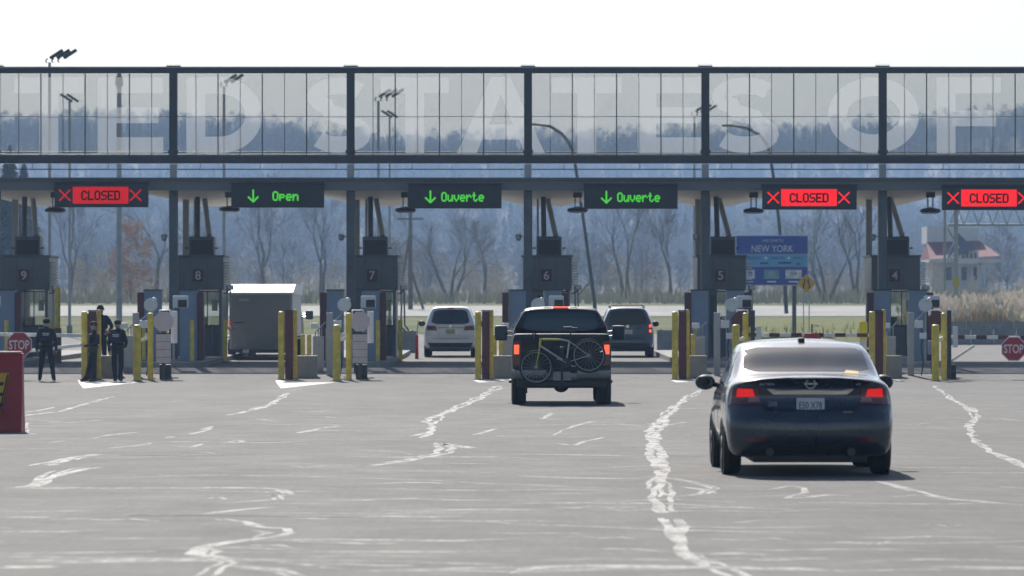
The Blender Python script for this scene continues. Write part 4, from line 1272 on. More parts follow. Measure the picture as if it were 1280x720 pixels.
M_RIM = mat('alloy_rim', (.45,.46,.48), .3, .9)
M_NAVY = mat('navy_paint', (.018,.028,.050), .28, .35, coat=1., noise=.05, nscale=2)
M_BLACKP = mat('black_truck_paint', (.004,.0045,.006), .5, .0, spec=.3, coat=.2, noise=.06, nscale=2)
M_SILVER = mat('silver_white_paint', (.70,.73,.77), .32, .3, coat=1., noise=.04)
M_BLUEP = mat('blue_grey_paint', (.055,.085,.15), .3, .4, coat=1., noise=.05)
M_TRIM = mat('dark_trim', (.018,.019,.021), .6, noise=.15, nscale=6)
M_TAIL = mat('tail_lamp', (.35,.012,.015), .12, coat=1.)
M_TAILD = mat('dark_tail_lamp', (.12,.01,.015), .15, coat=1.)
E_TAIL = glow('lit_tail_lamp', (1., .03, .035), .5)
E_BRAKE = glow('lit_brake_lamp', (1., .12, .05), 1.3)
M_CLEAR = mat('lamp_lens', (.22,.13,.14), .1, coat=1.)
M_PLATE = mat('licence_plate', (.55,.56,.60), .5, noise=.08)
M_PLATEY = mat('yellow_plate', (.42,.40,.20), .5)
M_PLATET = mat('plate_ink', (.05,.06,.14), .6)
def car_glass():
    m = bpy.data.materials.new('car_glass'); m.use_nodes = True
    b = m.node_tree.nodes['Principled BSDF']
    b.inputs['Base Color'].default_value = (.03,.04,.05,1); b.inputs['Roughness'].default_value = .03
    b.inputs['Specular IOR Level'].default_value = .5; b.inputs['Specular Tint'].default_value = (.80,.92,1,1)
    return m
M_CG = car_glass()

def side_kit(root, tree, L, belt_z, roof_z, wheel_y, wheel_r, halfw, rim_m, glass_spans, mirror_y, mirror_x, mirror_z, ww=.22, msize=(.22,.14,.16), tow=False):
    for sx, ax in ((-1, 'left'), (1, 'right')):
        for (y0b, y1b, y1t, y0t) in glass_spans:
            patch(tree, [(y0b, belt_z), (y1b, belt_z), (y1t, roof_z), (y0t, roof_z)], ax, .004, 8, 6).build('side_window', M_CG, root, smooth=40)
        for k, wy in enumerate(wheel_y):
            f = MB(); f.lathe([(wheel_r*1.12,-.05),(wheel_r*1.12,.006),(wheel_r*1.05,.012)], (sx*(halfw-.015), wy, wheel_r*1.02), axis='x', n=28) if sx > 0 else f.lathe([(wheel_r*1.12,.05),(wheel_r*1.12,-.006),(wheel_r*1.05,-.012)], (sx*(halfw-.015), wy, wheel_r*1.02), axis='x', n=28)
            f.build('wheel_arch', M_TRIM, root, smooth=40)
            wheel(root, sx*(halfw-ww/2+.012), wy, wheel_r, ww, sx, rim_m)
        a, b, c = msize
        f = MB()
        if not tow: f.ball((sx*mirror_x, mirror_y+b*.6, mirror_z), a*.55, b*.75, c*.53, 18, 12)
        else: f.cbox(sx*mirror_x-a/2, sx*mirror_x+a/2, mirror_y, mirror_y+b, mirror_z-c/2, mirror_z+c/2, min(b,c)*.46)
        mi = f.build('door_mirror', M_TRIM, root, smooth=50)
        f = MB(); f.cbox(sx*mirror_x-a*.40, sx*mirror_x+a*.40, mirror_y-.006, mirror_y+.004, mirror_z-c*.38, mirror_z+c*.38, .004); f.build('mirror_glass', M_CG, mi)
        for zz in ((-.05, .05) if tow else (0,)):
            f = MB(); f.tube((sx*(mirror_x-a*.4), mirror_y+b*.5, mirror_z+zz-.02), (sx*(halfw-.12), mirror_y+b*.6, mirror_z+zz-.05), .03, n=8); f.build('mirror_arm', M_TRIM if not tow else M_CHROME, mi)

# ---------------------------------------------------------------- dark sedan
def make_sedan():
    root = empty('sedan', (3.235, 52, 0.01), 'dark navy four-door sedan waiting on the open forecourt', 'car')
    st = [
     (0.00, [(0,.23),(.66,.23),(.825,.27),(.868,.44),(.872,.66),(.855,.86),(.80,.985),(.60,1.045),(.30,1.07),(0,1.08)]),
     (0.16, [(0,.21),(.68,.21),(.85,.26),(.898,.44),(.905,.66),(.885,.88),(.825,1.0),(.62,1.065),(.30,1.09),(0,1.10)]),
     (0.55, [(0,.19),(.62,.19),(.82,.25),(.905,.48),(.915,.68),(.90,.90),(.835,1.02),(.66,1.085),(.32,1.105),(0,1.11)]),
     (0.80, [(0,.19),(.62,.19),(.83,.25),(.91,.48),(.918,.68),(.895,.90),(.82,1.04),(.70,1.13),(.34,1.165),(0,1.17)]),
     (1.25, [(0,.19),(.62,.19),(.83,.25),(.91,.48),(.92,.68),(.905,.90),(.83,1.08),(.73,1.27),(.52,1.34),(0,1.36)]),
     (1.65, [(0,.19),(.62,.19),(.83,.25),(.91,.48),(.92,.68),(.905,.90),(.83,1.10),(.73,1.345),(.56,1.425),(0,1.455)]),
     (2.30, [(0,.19),(.62,.19),(.83,.25),(.91,.48),(.92,.68),(.905,.90),(.83,1.11),(.73,1.365),(.57,1.448),(0,1.48)]),
     (2.90, [(0,.19),(.62,.19),(.83,.25),(.91,.48),(.92,.68),(.90,.90),(.79,1.14),(.65,1.37),(.36,1.44),(0,1.455)]),
     (3.60, [(0,.19),(.62,.19),(.83,.25),(.91,.48),(.915,.68),(.89,.86),(.80,.98),(.62,1.05),(.32,1.09),(0,1.10)]),
     (4.30, [(0,.20),(.62,.20),(.81,.26),(.89,.46),(.89,.62),(.85,.74),(.72,.83),(.52,.88),(.28,.905),(0,.91)]),
     (4.75, [(0,.24),(.55,.24),(.72,.30),(.79,.44),(.78,.56),(.72,.64),(.58,.70),(.40,.74),(.22,.755),(0,.76)]),
     (4.86, [(0,.28),(.45,.28),(.60,.33),(.66,.44),(.65,.52),(.60,.58),(.48,.62),(.34,.65),(.18,.66),(0,.665)]),
    ]
    def rear(x, z):
        y = .24*(x/.9)**6                                        # corners wrap round in plan
        y -= .085*math.exp(-((z-.50)/.20)**4)                     # bumper stands out
        y += .10*max(0, (.34-z)/.12)**1.2                         # bumper tucks under
        if z > .70: y += .07*math.sin(math.pi*min(1, (z-.70)/.36))  # lid scoops in below the lip
        y -= .055*math.exp(-((z-1.062)/.022)**2)                    # spoiler lip
        return y
    s, tree = shell(st, rear, lambda x, z: .25*(x/.9)**3, nlen=90)
    body = s.build('body', M_NAVY, root, smooth=60)
    # rear window, windscreen
    patch(tree, [(-.70,1.135),(.70,1.135),(.645,1.395),(-.645,1.395)], 'rear', .009, 24, 20, rnd=.2).build('rear_window', M_CG, root, smooth=50)
    patch(tree, [(-.70,1.09),(.70,1.09),(.58,1.40),(-.58,1.40)], 'front', .004, 14, 10).build('windscreen', M_CG, root, smooth=50)
    # tail lamps with bright core, wrap-round
    for sx in (-1, 1):
        c = [(.525*sx,.79),(.880*sx,.775),(.840*sx,.965),(.565*sx,.955)]
        if sx < 0: c = [c[1], c[0], c[3], c[2]]
        tl = patch(tree, c, 'rear', .012, 12, 6, .03).build('tail_lamp', M_TAILD, root, smooth=50)
        c = [(.60*sx,.865),(.80*sx,.86),(.785*sx,.952),(.625*sx,.945)]
        if sx < 0: c = [c[1], c[0], c[3], c[2]]
        patch(tree, c, 'rear', .017, 8, 4, .01).build('brake_light', E_TAIL, tl, smooth=50)
        c = [(.54*sx,.808),(.68*sx,.804),(.66*sx,.858),(.565*sx,.862)]
        if sx < 0: c = [c[1], c[0], c[3], c[2]]
        patch(tree, c, 'rear', .016, 6, 3, .01).build('reversing_light', M_CLEAR, tl, smooth=50)
        # lid shut line and bumper seam
        c = [(.435*sx,.60),(.447*sx,.60),(.49*sx,1.0),(.478*sx,1.0)]
    patch(tree, [(-.43,.597),(.43,.597),(.43,.609),(-.43,.609)], 'rear', .002, 16, 1, .004).build('lid_seam', M_BLACK, root)
    for sx in (-1, 1):
        patch(tree, [(.43*sx-.006,.60),(.43*sx+.006,.60),(.52*sx+.006,.80),(.52*sx-.006,.80)], 'rear', .002, 1, 8, .004).build('lid_seam', M_BLACK, root)
        patch(tree, [(.565*sx-.006,.96),(.565*sx+.006,.96),(.66*sx+.006,1.02),(.66*sx-.006,1.02)], 'rear', .002, 1, 8, .004).build('lid_seam', M_BLACK, root)
    patch(tree, [(-.40,.888),(.40,.888),(.475,.948),(-.475,.948)], 'rear', .022, 18, 4, .03).build('chrome_strip', M_CHROME, root, smooth=50)
    # diffuser and exhausts
    patch(tree, [(-.60,.235),(.60,.235),(.52,.36),(-.52,.36)], 'rear', .01, 14, 4, .02).build('diffuser', M_TRIM, root, smooth=50)
    for sx in (-1, 1):
        f = MB(); f.lathe([(.035,0),(.045,.0),(.045,.2)], (.44*sx,-.02,.27), axis='y', n=16); f.build('exhaust_tip', M_STEEL_D, root, smooth=40)
        patch(tree, [(.60*sx-.10,.375),(.60*sx+.10,.375),(.60*sx+.10,.415),(.60*sx-.10,.415)], 'rear', .006, 6, 2, .01).build('reflector', M_TAILD, root)
    h = tree.ray_cast(Vector((0,-6,.775)), Vector((0,1,0)))[0].y
    f = MB(); f.cbox(-.152,.152,h-.035,h-.012,.700,.852,.008); pl = f.build('licence_plate', M_PLATE, root)
    lettering('plate_text', 'E50 X78', (0, h-.0375, .772), pl, M_PLATET, w=.25, h=.075, bold=.01)
    h = tree.ray_cast(Vector((0,-6,1.01)), Vector((0,1,0)))[0].y
    f = MB()
    f.v = []; ring = MB(); ring.lathe([(.058,-.004),(.058,-.012),(.044,-.012),(.044,-.004)], (0,h-.028,1.005), axis='y', n=26); em = ring.build('emblem', M_GALV, root, smooth=40)
    f = MB(); f.box(-.072,.072,h-.046,h-.036,.994,1.016); f.build('emblem_bar', M_GALV, em)
    h1 = tree.ray_cast(Vector((-.40,-6,1.0)), Vector((0,1,0)))[0].y
    lettering('model_badge', 'ALTIMA', (-.47, h1-.006, 1.0), root, M_GALV, w=.17, h=.026, bold=.01)
    h1 = tree.ray_cast(Vector((.52,-6,1.0)), Vector((0,1,0)))[0].y
    lettering('trim_badge', 'SV', (.52, h1-.006, 1.0), root, M_GALV, w=.05, h=.024, bold=.01)
    h1 = tree.ray_cast(Vector((-.40,-6,.77)), Vector((0,1,0)))[0].y
    f = MB(); f.box(-.46,-.36,h1-.008,h1-.001,.735,.815); f.build('sticker', mat('sticker_blue', (.10,.12,.17), .5, noise=.5, nscale=30), root)
    h1 = tree.ray_cast(Vector((.40,-6,.70)), Vector((0,1,0)))[0].y
    lettering('dealer_badge', 'PURE DRIVE', (.40, h1-.008, .70), root, M_GALV, w=.10, h=.018, bold=.01)
    # aerial fin, yellow leaf on the window
    h = tree.ray_cast(Vector((0,1.72,6)), Vector((0,0,-1)))[0]
    f = MB(); f.cbox(-.035,.035,1.62,1.80,h.z-.02,h.z+.035,.015); f.build('roof_aerial', M_BLACK, root, smooth=40)
    patch(tree, [(.40,1.115),(.56,1.105),(.575,1.135),(.44,1.148)], 'rear', .02, 4, 2, .02).build('yellow_sticker', mat('sticker_yellow', (.55,.32,.02), .5, noise=.3, nscale=20), root)
    # parcel shelf and seat backs inside are hidden by the tint; underbody
    f = MB(); f.cbox(-.62,.62,.12,4.4,.15,.24,.02); f.build('underbody', M_BLACK, root)
    side_kit(root, tree, 4.86, .985, 1.34, (.98, 3.76), .325, .918, M_RIM, [(.98,1.98,2.0,1.42), (2.06,3.3,2.75,2.08)], 2.95, 1.02, .985, .215, (.21,.13,.165))
    for sx, ax in ((-1,'left'), (1,'right')):
        for yy in (2.04, 3.02):
            patch(tree, [(yy-.005,.34),(yy+.005,.34),(yy+.005,.96),(yy-.005,.96)], ax, .002, 1, 8, .004).build('door_seam', M_BLACK, root)
        for yy in (1.62, 2.6):
            patch(tree, [(yy,.86),(yy+.18,.86),(yy+.18,.885),(yy,.885)], ax, .02, 4, 1, .02).build('door_handle', M_NAVY, root)
    return root
make_sedan()

# ---------------------------------------------------------------- black pickup
def make_pickup(name, loc, label, paint_m, detailed=True):
    root = empty(name, loc, label, 'pickup truck')
    def prof(w, zb, zt, r=.08): return [(0,zb),(w*.75,zb),(w-.03,zb+.06),(w,zb+.30),(w,zt-.35),(w-.01,zt-.12),(w-.05,zt-.02),(w-.14,zt),(w*.4,zt+.003),(0,zt+.004)]
    st = [(0, prof(.985,.62,1.43)), (.1, prof(1.0,.60,1.44)), (.8, prof(1.01,.58,1.44)), (2.0, prof(1.015,.55,1.44)), (2.1, prof(1.015,.55,1.40)), (3.9, prof(1.01,.55,1.40)), (4.4, prof(1.0,.55,1.36)), (5.4, prof(.98,.58,1.32)), (5.75, prof(.93,.62,1.20)), (5.85, prof(.85,.66,1.05))]
    s, tree = shell(st, lambda x, z: .09*(x/1.0)**8 - .015*math.exp(-((z-1.36)/.05)**2), None, nlen=60)
    s.build('body', paint_m, root, smooth=45)
    def cprof(w, wt, zb, zt): return [(0,zb),(w*.6,zb),(w-.02,zb+.02),(w,zb+.1),(w-.03,zb+.22),((w+wt)/2,zb+(zt-zb)*.62),(wt+.03,zt-.09),(wt-.06,zt-.02),(wt*.5,zt+.012),(0,zt+.016)]
    ct = [(2.02, cprof(.96,.86,1.36,1.48)), (2.06, cprof(.97,.80,1.36,1.80)), (2.16, cprof(.98,.76,1.36,1.95)), (2.5, cprof(.985,.75,1.36,1.985)), (3.3, cprof(.985,.75,1.36,1.98)), (3.75, cprof(.985,.76,1.36,1.93)), (4.2, cprof(.97,.84,1.34,1.62)), (4.5, cprof(.95,.88,1.30,1.40))]
    s2, ctree = shell(ct, None, None, nlen=50)
    s2.build('cab', paint_m, root, smooth=45)
    patch(ctree, [(-.78,1.50),(.78,1.50),(.70,1.88),(-.70,1.88)], 'rear', .004, 12, 8, rnd=.3).build('rear_window', M_CG, root, smooth=50)
    if False:
        for sx in (-.42, .42):
            f = MB(); f.cbox(sx-.13, sx+.13, 2.01, 2.035, 1.56, 1.78, .01)
            f.build('headrest', mat('seat_grey', (.05,.05,.055), .8), root)
    f = MB(); f.cbox(-.16,.16,2.17,2.24,1.945,2.0,.015); f.build('roof_lamp', E_BRAKE if detailed else M_TAIL, root)
    for sx in (-1,1):
        f = MB(); f.cbox(sx*.27-.08, sx*.27+.08, 2.19,2.25,1.955,1.985,.012); f.build('cargo_lamp', M_CLEAR, root)
    # tailgate panel, seams, lamps, bumper
    patch(tree, [(-.80,.74),(.80,.74),(.80,1.40),(-.80,1.40)], 'rear', .018, 14, 10, .02).build('tailgate', paint_m, root, smooth=40)
    patch(tree, [(-.78,1.385),(.78,1.385),(.76,1.425),(-.76,1.425)], 'rear', .03, 14, 2, .03).build('tailgate_lip', M_TRIM, root, smooth=40)
    f = MB(); f.cbox(-.15,.15,-.045,-.012,1.12,1.20,.01); f.build('tailgate_handle', M_TRIM, root)
    for sx in (-1, 1):
        c = [(.835*sx,.80),(.985*sx,.80),(.98*sx,1.30),(.83*sx,1.30)]
        if sx < 0: c = [c[1], c[0], c[3], c[2]]
        t = patch(tree, c, 'rear', .02, 5, 8, .03).build('tail_lamp', M_TAILD, root, smooth=40)
        c = [(.865*sx,1.03),(.965*sx,1.03),(.962*sx,1.22),(.86*sx,1.22)]
        if sx < 0: c = [c[1], c[0], c[3], c[2]]
        patch(tree, c, 'rear', .026, 4, 6, .02).build('brake_light', E_BRAKE if detailed else M_TAIL, t, smooth=40)
    f = MB(); f.cbox(-.98,-.30,-.17,.06,.53,.72,.035); f.cbox(.30,.98,-.17,.06,.53,.72,.035); f.cbox(-.32,.32,-.15,.05,.49,.66,.03)
    bp = f.build('rear_bumper', mat('dark_chrome', (.12,.125,.135), .25, 1.) if detailed else M_TRIM, root, smooth=40)
    f = MB(); f.box(-.94,.94,-.165,.0,.722,.735); f.build('bumper_pad', M_TRIM, bp)
    f = MB(); f.cbox(-.17,.17,-.162,-.152,.52,.635,.004); f.build('licence_plate', M_PLATE, root)
    f = MB(); f.cbox(-.9,.9,.1,1.0,.36,.56,.03); f.cbox(-.55,.55,1.0,5.2,.35,.56,.03); f.tube((-.8,1.1,.40),(.8,1.1,.40),.07,n=10); f.cbox(-.06,.06,-.20,.2,.33,.43,.01); f.ball((0,1.1,.40),.17,.17,.16)
    f.build('chassis', M_BLACK, root)
    for sx in (-1,1):
        f = MB(); f.box(sx*.84-.15, sx*.84+.15, 1.52, 1.545, .22, .62); f.build('mud_flap', M_RUBBER, root)
    f = MB(); f.cbox(1.0,1.07,2.1,4.2,.42,.48,.02); f.cbox(-1.07,-1.0,2.1,4.2,.42,.48,.02); f.build('running_boards', M_TRIM, root)
    side_kit(root, ctree, 5.8, 1.52, 1.86, (1.12, 4.75), .40, 1.005, M_RIM, [(2.22,3.0,2.98,2.28), (3.08,4.05,3.72,3.08)], 3.95, 1.235, 1.45, .30, (.27,.14,.32), tow=True)
    return root
truck = make_pickup('pickup_truck', (1.005, 97, 0.008), 'black pickup truck with tow mirrors carrying a bicycle', M_BLACKP)

# bicycle hanging on a hitch rack behind the tailgate
def make_bicycle():
    s_ = 97/FOC
    def P(x, y, dy=0.): # zoomed photo coordinates -> rack plane behind the truck
        u, v = 600 + x/4.5, 360 + y/4.5
        p = at(u, v, 96.55); return Vector((p.x, dy, p.z))
    root = empty('bicycle', (0, 96.55, 0), 'yellow and grey road bicycle strapped behind the black pickup', 'bicycle')
    A, Bk = P(316,445), P(612,380)
    M_TYRE = M_RUBBER
    for nm, c in (('front', A), ('rear', Bk)):
        f = MB(); n = 36; r = .325
        pts = [c + Vector((r*math.cos(2*math.pi*k/n), 0, r*math.sin(2*math.pi*k/n))) for k in range(n+1)]
        f.path(pts, .018, 7); w = f.build('wheel', M_TYRE, root, smooth=50)
        f = MB(); pts = [c + Vector((.298*math.cos(2*math.pi*k/n), 0, .298*math.sin(2*math.pi*k/n))) for k in range(n+1)]
        f.path(pts, .010, 6); f.build('rim', M_GALV, w, smooth=50)
        f = MB()
        for k in range(20):
            a = 2*math.pi*k/20; q = c + Vector((math.cos(a)*.295, 0, math.sin(a)*.295)); h0 = c + Vector((math.cos(a+1.2)*.02, (-1)**k*.03, math.sin(a+1.2)*.02))
            f.tube(h0, q, .0025, n=3, caps=False)
        f.lathe([(.022,-.04),(.022,.04)], c, axis='y', n=10); f.build('spokes', M_GALV, w)
    HT, HB = P(341,283), P(337,325); ST, BB = P(503,300), P(485,420)
    M_YF = mat('bike_yellow', (.50,.46,.03), .35, coat=.6); M_GF = mat('bike_grey', (.36,.40,.44), .3, .6, coat=.6)
    f = MB(); f.tube(HT, HB, .026, n=10); f.tube(HT+Vector((0,0,-.02)), P(450,290), .021, n=10); f.build('head_tube', M_YF, root, smooth=50)
    f = MB(); f.tube(P(450,290), ST, .019, n=10); f.tube(HB, BB, .024, n=10); f.tube(ST, BB, .019, n=10)
    for dy in (-.045, .045):
        f.tube(BB+Vector((0,dy*.6,0)), Bk+Vector((0,dy,0)), .011, n=8); f.tube(ST+Vector((0,dy*.4,0)), Bk+Vector((0,dy,0)), .009, n=8)
    f.build('frame', M_GF, root, smooth=50)
    f = MB()
    for dy in (-.04, .04): f.path([HB+Vector((0,dy*.6,0)), HB.lerp(A,.3)+Vector((0,dy,0)), A+Vector((0,dy,0))], [.014,.013,.009], 8)
    f.build('fork', M_YF, root, smooth=50)
    f = MB(); f.tube(ST, P(512,245), .014, n=8); f.build('seat_post', M_BLACK, root)
    sd = P(512,228)
    f = MB(); f.cbox(sd.x-.14, sd.x+.13, -.07, .07, sd.z-.02, sd.z+.025, .018, None); f.build('saddle', M_BLACK, root, smooth=40)
    f = MB(); f.cbox(sd.x-.15, sd.x+.02, -.075, .075, sd.z+.028, sd.z+.045, .006); f.build('saddle_top', M_LAMP_WHITE, root)
    hb = P(318,262)
    f = MB(); f.tube(HT, HT+Vector((-.01,0,.05)), .02, n=8); f.tube(HT+Vector((-.01,0,.05)), hb, .018, n=8)
    for dy in (-1, 1): f.path([hb+Vector((0,dy*.02,0)), hb+Vector((-.01,dy*.2,.0)), hb+Vector((-.08,dy*.22,.05)), hb+Vector((-.05,dy*.22,-.08))], .014, 7)
    f.build('handlebar', M_BLACK, root, smooth=50)
    f = MB(); f.lathe([(.09,-.004),(.095,0),(.09,.004)], BB+Vector((0,-.05,0)), axis='y', n=24); f.build('chainring', M_BLACK, root)
    f = MB(); f.tube(BB+Vector((0,-.07,0)), BB+Vector((-.15,-.07,.07)), .010, n=6); f.box(BB.x-.19, BB.x-.11, -.14, -.075, BB.z+.06, BB.z+.085); f.build('crank', M_GALV, root)
    f = MB(); f.tube(BB+Vector((0,.07,0)), BB+Vector((.15,.07,-.07)), .010, n=6); f.box(BB.x+.11, BB.x+.19, .075, .14, BB.z-.085, BB.z-.06); f.build('crank', M_GALV, root)
    return root
make_bicycle()
root = empty('bike_rack', (1.005, 96.6, 0.01), 'dark hitch bike rack under the bicycle behind the pickup', 'bike rack')
f = MB(); f.cbox(-.035,.035,-.05,.36,.40,.47,.01); f.build('hitch_bar', M_BLACK, root)
f = MB(); f.cbox(-.04,.04,.03,.10,.40,1.18,.012); f.build('mast', M_BLACK, root, smooth=30)
f = MB(); f.box(-.62,.62,.02,.12,.40,.46); f.build('cross_bar', M_BLACK, root)
for sx in (-1, 1):
    f = MB(); f.path([(sx*.04,.06,1.12),(sx*.22,.02,1.15),(sx*.25,-.05,1.16)], .02, 6); f.build('clamp', M_BLACK, root)
    f = MB(); f.box(sx*.10-.075, sx*.10+.075, -.012, .012, .50, .68)
    f.build('reflector_lamp', mat('lamp_grey', (.22,.23,.24), .4, noise=.3, nscale=20), root)

# ---------------------------------------------------------------- crossovers
def make_suv(name, loc, label, paint_m, boxy, rails, lamps_lit, plate_m, w=.92, h=1.66, tall_lamp=True):
    root = empty(name, loc, label, 'car')
    k = h/1.66; b = 1.03*k
    def pr(w_, zb, zs, wr, zt): return [(0,zb),(w_*.65,zb),(w_-.06,zb+.06),(w_,zb+.28),(w_,zs-.25),(w_-.03,zs),((w_+wr)/2-.01,(zs+zt)/2),(wr+.02,zt-.10),(wr-.10,zt-.02),(wr*.5,zt+.005),(0,zt+.01)]
    t = 0 if boxy else .06
    st = [(0, pr(w-.05,.34,b,.60,h-.10)), (.12, pr(w-.015,.30,b,.62,h-.05)), (.5, pr(w,.26,b,.64,h-.015)), (1.4, pr(w,.24,b,.65,h)), (2.4, pr(w,.24,b,.65,h-.01)), (2.95, pr(w,.24,b,.64,h-.07)), (3.6, pr(w-.01,.25,b-.03,.70,b+.10)), (4.2, pr(w-.05,.28,b-.12,.62,b-.02)), (4.55, pr(w-.14,.34,b-.25,.5,b-.16))]
    def rear(x, z):
        y = .16*(x/w)**5
        if z > b: y += (.34 if boxy else .52)*(z-b)**1.1          # raked rear window
        y -= .06*math.exp(-((z-.52)/.16)**4)
        return y
    s, tree = shell(st, rear, lambda x, z: .3*(x/.9)**3, nlen=70)
    s.build('body', paint_m, root, smooth=50)
    patch(tree, [(-.68,b+.05),(.68,b+.05),(.56,h-.13),(-.56,h-.13)], 'rear', .005, 12, 8, rnd=.3).build('rear_window', M_CG, root, smooth=50)
    patch(tree, [(-.70,b+.02),(.70,b+.02),(.58,h-.14),(-.58,h-.14)], 'front', .005, 12, 8).build('windscreen', M_CG, root, smooth=50)
    patch(tree, [(-.56,h-.115),(.56,h-.115),(.54,h-.045),(-.54,h-.045)], 'rear', .09, 10, 2, .08).build('spoiler', paint_m, root, smooth=50)
    patch(tree, [(-.11,h-.10),(.11,h-.10),(.10,h-.055),(-.10,h-.055)], 'rear', .10, 6, 2, .02).build('high_brake_light', M_TAIL if not lamps_lit else M_TAIL, root, smooth=50)
    for sx in (-1, 1):
        if tall_lamp: c = [(.70*sx,b-.28),(.88*sx,b-.28),(.83*sx,b+.10),(.715*sx,b+.10)]
        else: c = [(.46*sx,b-.17),(.90*sx,b-.15),(.86*sx,b+.01),(.50*sx,b-.02)]
        if sx < 0: c = [c[1], c[0], c[3], c[2]]
        tl = patch(tree, c, 'rear', .014, 6, 6, .03).build('tail_lamp', M_TAILD, root, smooth=50)
        if lamps_lit:
            for z0, z1 in ((b-.22,b-.12), (b-.05,b+.05)):
                c = [(.74*sx,z0),(.83*sx,z0),(.82*sx,z1),(.74*sx,z1)]
                if sx < 0: c = [c[1], c[0], c[3], c[2]]
                patch(tree, c, 'rear', .02, 4, 3, .02).build('brake_light', E_BRAKE, tl, smooth=50)
    patch(tree, [(-.80,.30),(.80,.30),(.86,.50),(-.86,.50)], 'rear', .012, 14, 4, .03).build('lower_bumper', M_TRIM, root, smooth=50)
    patch(tree, [(-.62,.645),(.62,.645),(.62,.655),(-.62,.655)], 'rear', .002, 12, 1, .003).build('tailgate_seam', M_BLACK, root)
    y = tree.ray_cast(Vector((0,-6,b-.20)), Vector((0,1,0)))[0].y
    f = MB(); f.cbox(-.16,.16,y-.03,y-.01,b-.28,b-.13,.006); f.build('licence_plate', plate_m, root)
    y = tree.ray_cast(Vector((0,-6,b-.03)), Vector((0,1,0)))[0].y
    f = MB(); f.lathe([(.05,-.012),(.055,-.004),(.05,.01)], (0,y-.01,b-.02), axis='y', n=18); f.build('emblem', M_CHROME, root, smooth=40)
    f = MB(); f.box(-.45,.45,y-.02,y-.008,b-.085,b-.065); f.build('trim_strip', M_TRIM, root)
    if rails:
        for sx in (-1, 1):
            f = MB(); f.path([(sx*.58,.5,h-.04),(sx*.59,.6,h+.05),(sx*.59,2.3,h+.05),(sx*.58,2.45,h-.03)], .022, 7); f.build('roof_rail', M_TRIM, root, smooth=50)
        for yy in (.85, 1.9):
            f = MB(); f.tube((-.58,yy,h+.05),(.58,yy,h+.05), .016, n=7); f.build('roof_bar', M_TRIM, root)
    f = MB(); f.box(-.004,.004,.6,.7,h,h+.02); f.build('aerial', M_BLACK, root)
    f = MB(); f.cbox(-.66,.66,.3,4.2,.2,.34,.03); f.build('underbody', M_BLACK, root)
    side_kit(root, tree, 4.6, b+.05, h-.16, (.95, 3.62), .35, w, M_RIM, [(.55,1.35,1.35,.85), (1.42,2.3,2.3,1.42), (2.36,3.2,2.75,2.36)], 2.85, w+.13, b+.07, .23, (.23,.14,.19))
    return root
make_suv('crossover_car', (xo(563,165), 165, gz(165)+.009), 'silver white crossover stopped in the lane of booth seven', M_SILVER, False, False, False, M_PLATEY, w=.905, h=1.76, tall_lamp=False)
make_suv('sport_utility_car', (xo(784.5,165), 165, gz(165)+.009), 'blue grey sport utility vehicle with roof rails in the lane of booth six', M_BLUEP, True, True, True, M_PLATE, w=.915, h=1.74)

# ---------------------------------------------------------------- enclosed cargo trailer and the truck towing it
M_TRAILER = mat('trailer_grey', (.25,.255,.265), .45, .3, noise=.1, nscale=1)
M_TRAILER_L = mat('trailer_trim', (.38,.40,.43), .4, .4, noise=.1)
M_ROOFW = mat('trailer_roof', (.80,.80,.79), .45, noise=.05)
tx, ty = xo(326,158.5), 158.5
root = empty('cargo_trailer', (tx, ty, gz(ty)+.009), 'grey enclosed cargo trailer with white roof in the lane of booth eight', 'trailer')
w = 1.04
f = MB(); f.box(-w, w, .05, 6.6, .28, 2.22); f.build('box_body', M_TRAILER_L, root)
vs_ = [(-w-.03,-.03,2.223),(w+.03,-.03,2.223),(w+.03,1.8,2.50),(-w-.03,1.8,2.50),(w+.05,6.65,2.54),(-w-.05,6.65,2.54),(-w-.03,-.03,2.16),(w+.03,-.03,2.16),(w+.05,6.65,2.16),(-w-.05,6.65,2.16)]
f = MB().add(vs_, [(0,1,2,3),(3,2,4,5),(6,7,1,0),(7,8,4,2,1),(9,6,0,3,5),(8,9,5,4)]); f.build('roof', M_ROOFW, root)
f = MB(); f.cbox(-w+.07, w-.07, .0, .045, .36, 2.12, .01); dr = f.build('ramp_door', M_TRAILER, root, smooth=30)
f = MB(); f.cbox(-.72,-.40,-.012,-.001,1.93,2.02,.004); f.build('vent', M_TRAILER_L, dr)
for xx in (-.82, -.52, .50, .80):
    f = MB(); f.cbox(xx-.02,xx+.02,-.03,.0,.33,.52,.006); f.build('hinge', M_GALV, dr)
f = MB(); f.tube((-.9,-.03,1.22),(-.55,-.03,1.22),.015,n=6); f.build('latch', M_STEEL_D, dr)
f = MB(); f.box(-w,w,-.02,.3,.22,.275); f.box(-w,w,-.05,-.025,.22,.34); f.build('rear_sill', M_STEEL_D, root)
f = MB(); f.cbox(-w-.01,-w+.065,-.03,.0,1.08,1.34,.01); f.build('tail_lamp', mat('trailer_lamp', (.5,.03,.03), .3, emit=(1,.05,.03), estr=.5), root)
f = MB(); f.cbox(w-.065,w+.01,-.03,.0,1.08,1.34,.01); f.build('tail_lamp', M_TAIL, root)
f = MB(); f.cbox(-.60,-.38,-.075,-.055,.22,.33,.004); f.build('licence_plate', M_WHITE, root)
for sx in (-1, 1):
    for yy in (2.6, 3.45): wheel(root, sx*(w+.09), yy, .34, .2, sx, M_RIM)
    f = MB(); f.cbox(sx*(w+.10)-.11, sx*(w+.10)+.11, 2.1, 3.95, .72, .77, .02); f.build('mudguard', M_STEEL_D, root)
f = MB(); f.tube((0,6.6,.46),(0,7.7,.46),.05,n=8); f.build('drawbar', M_STEEL_D, root)
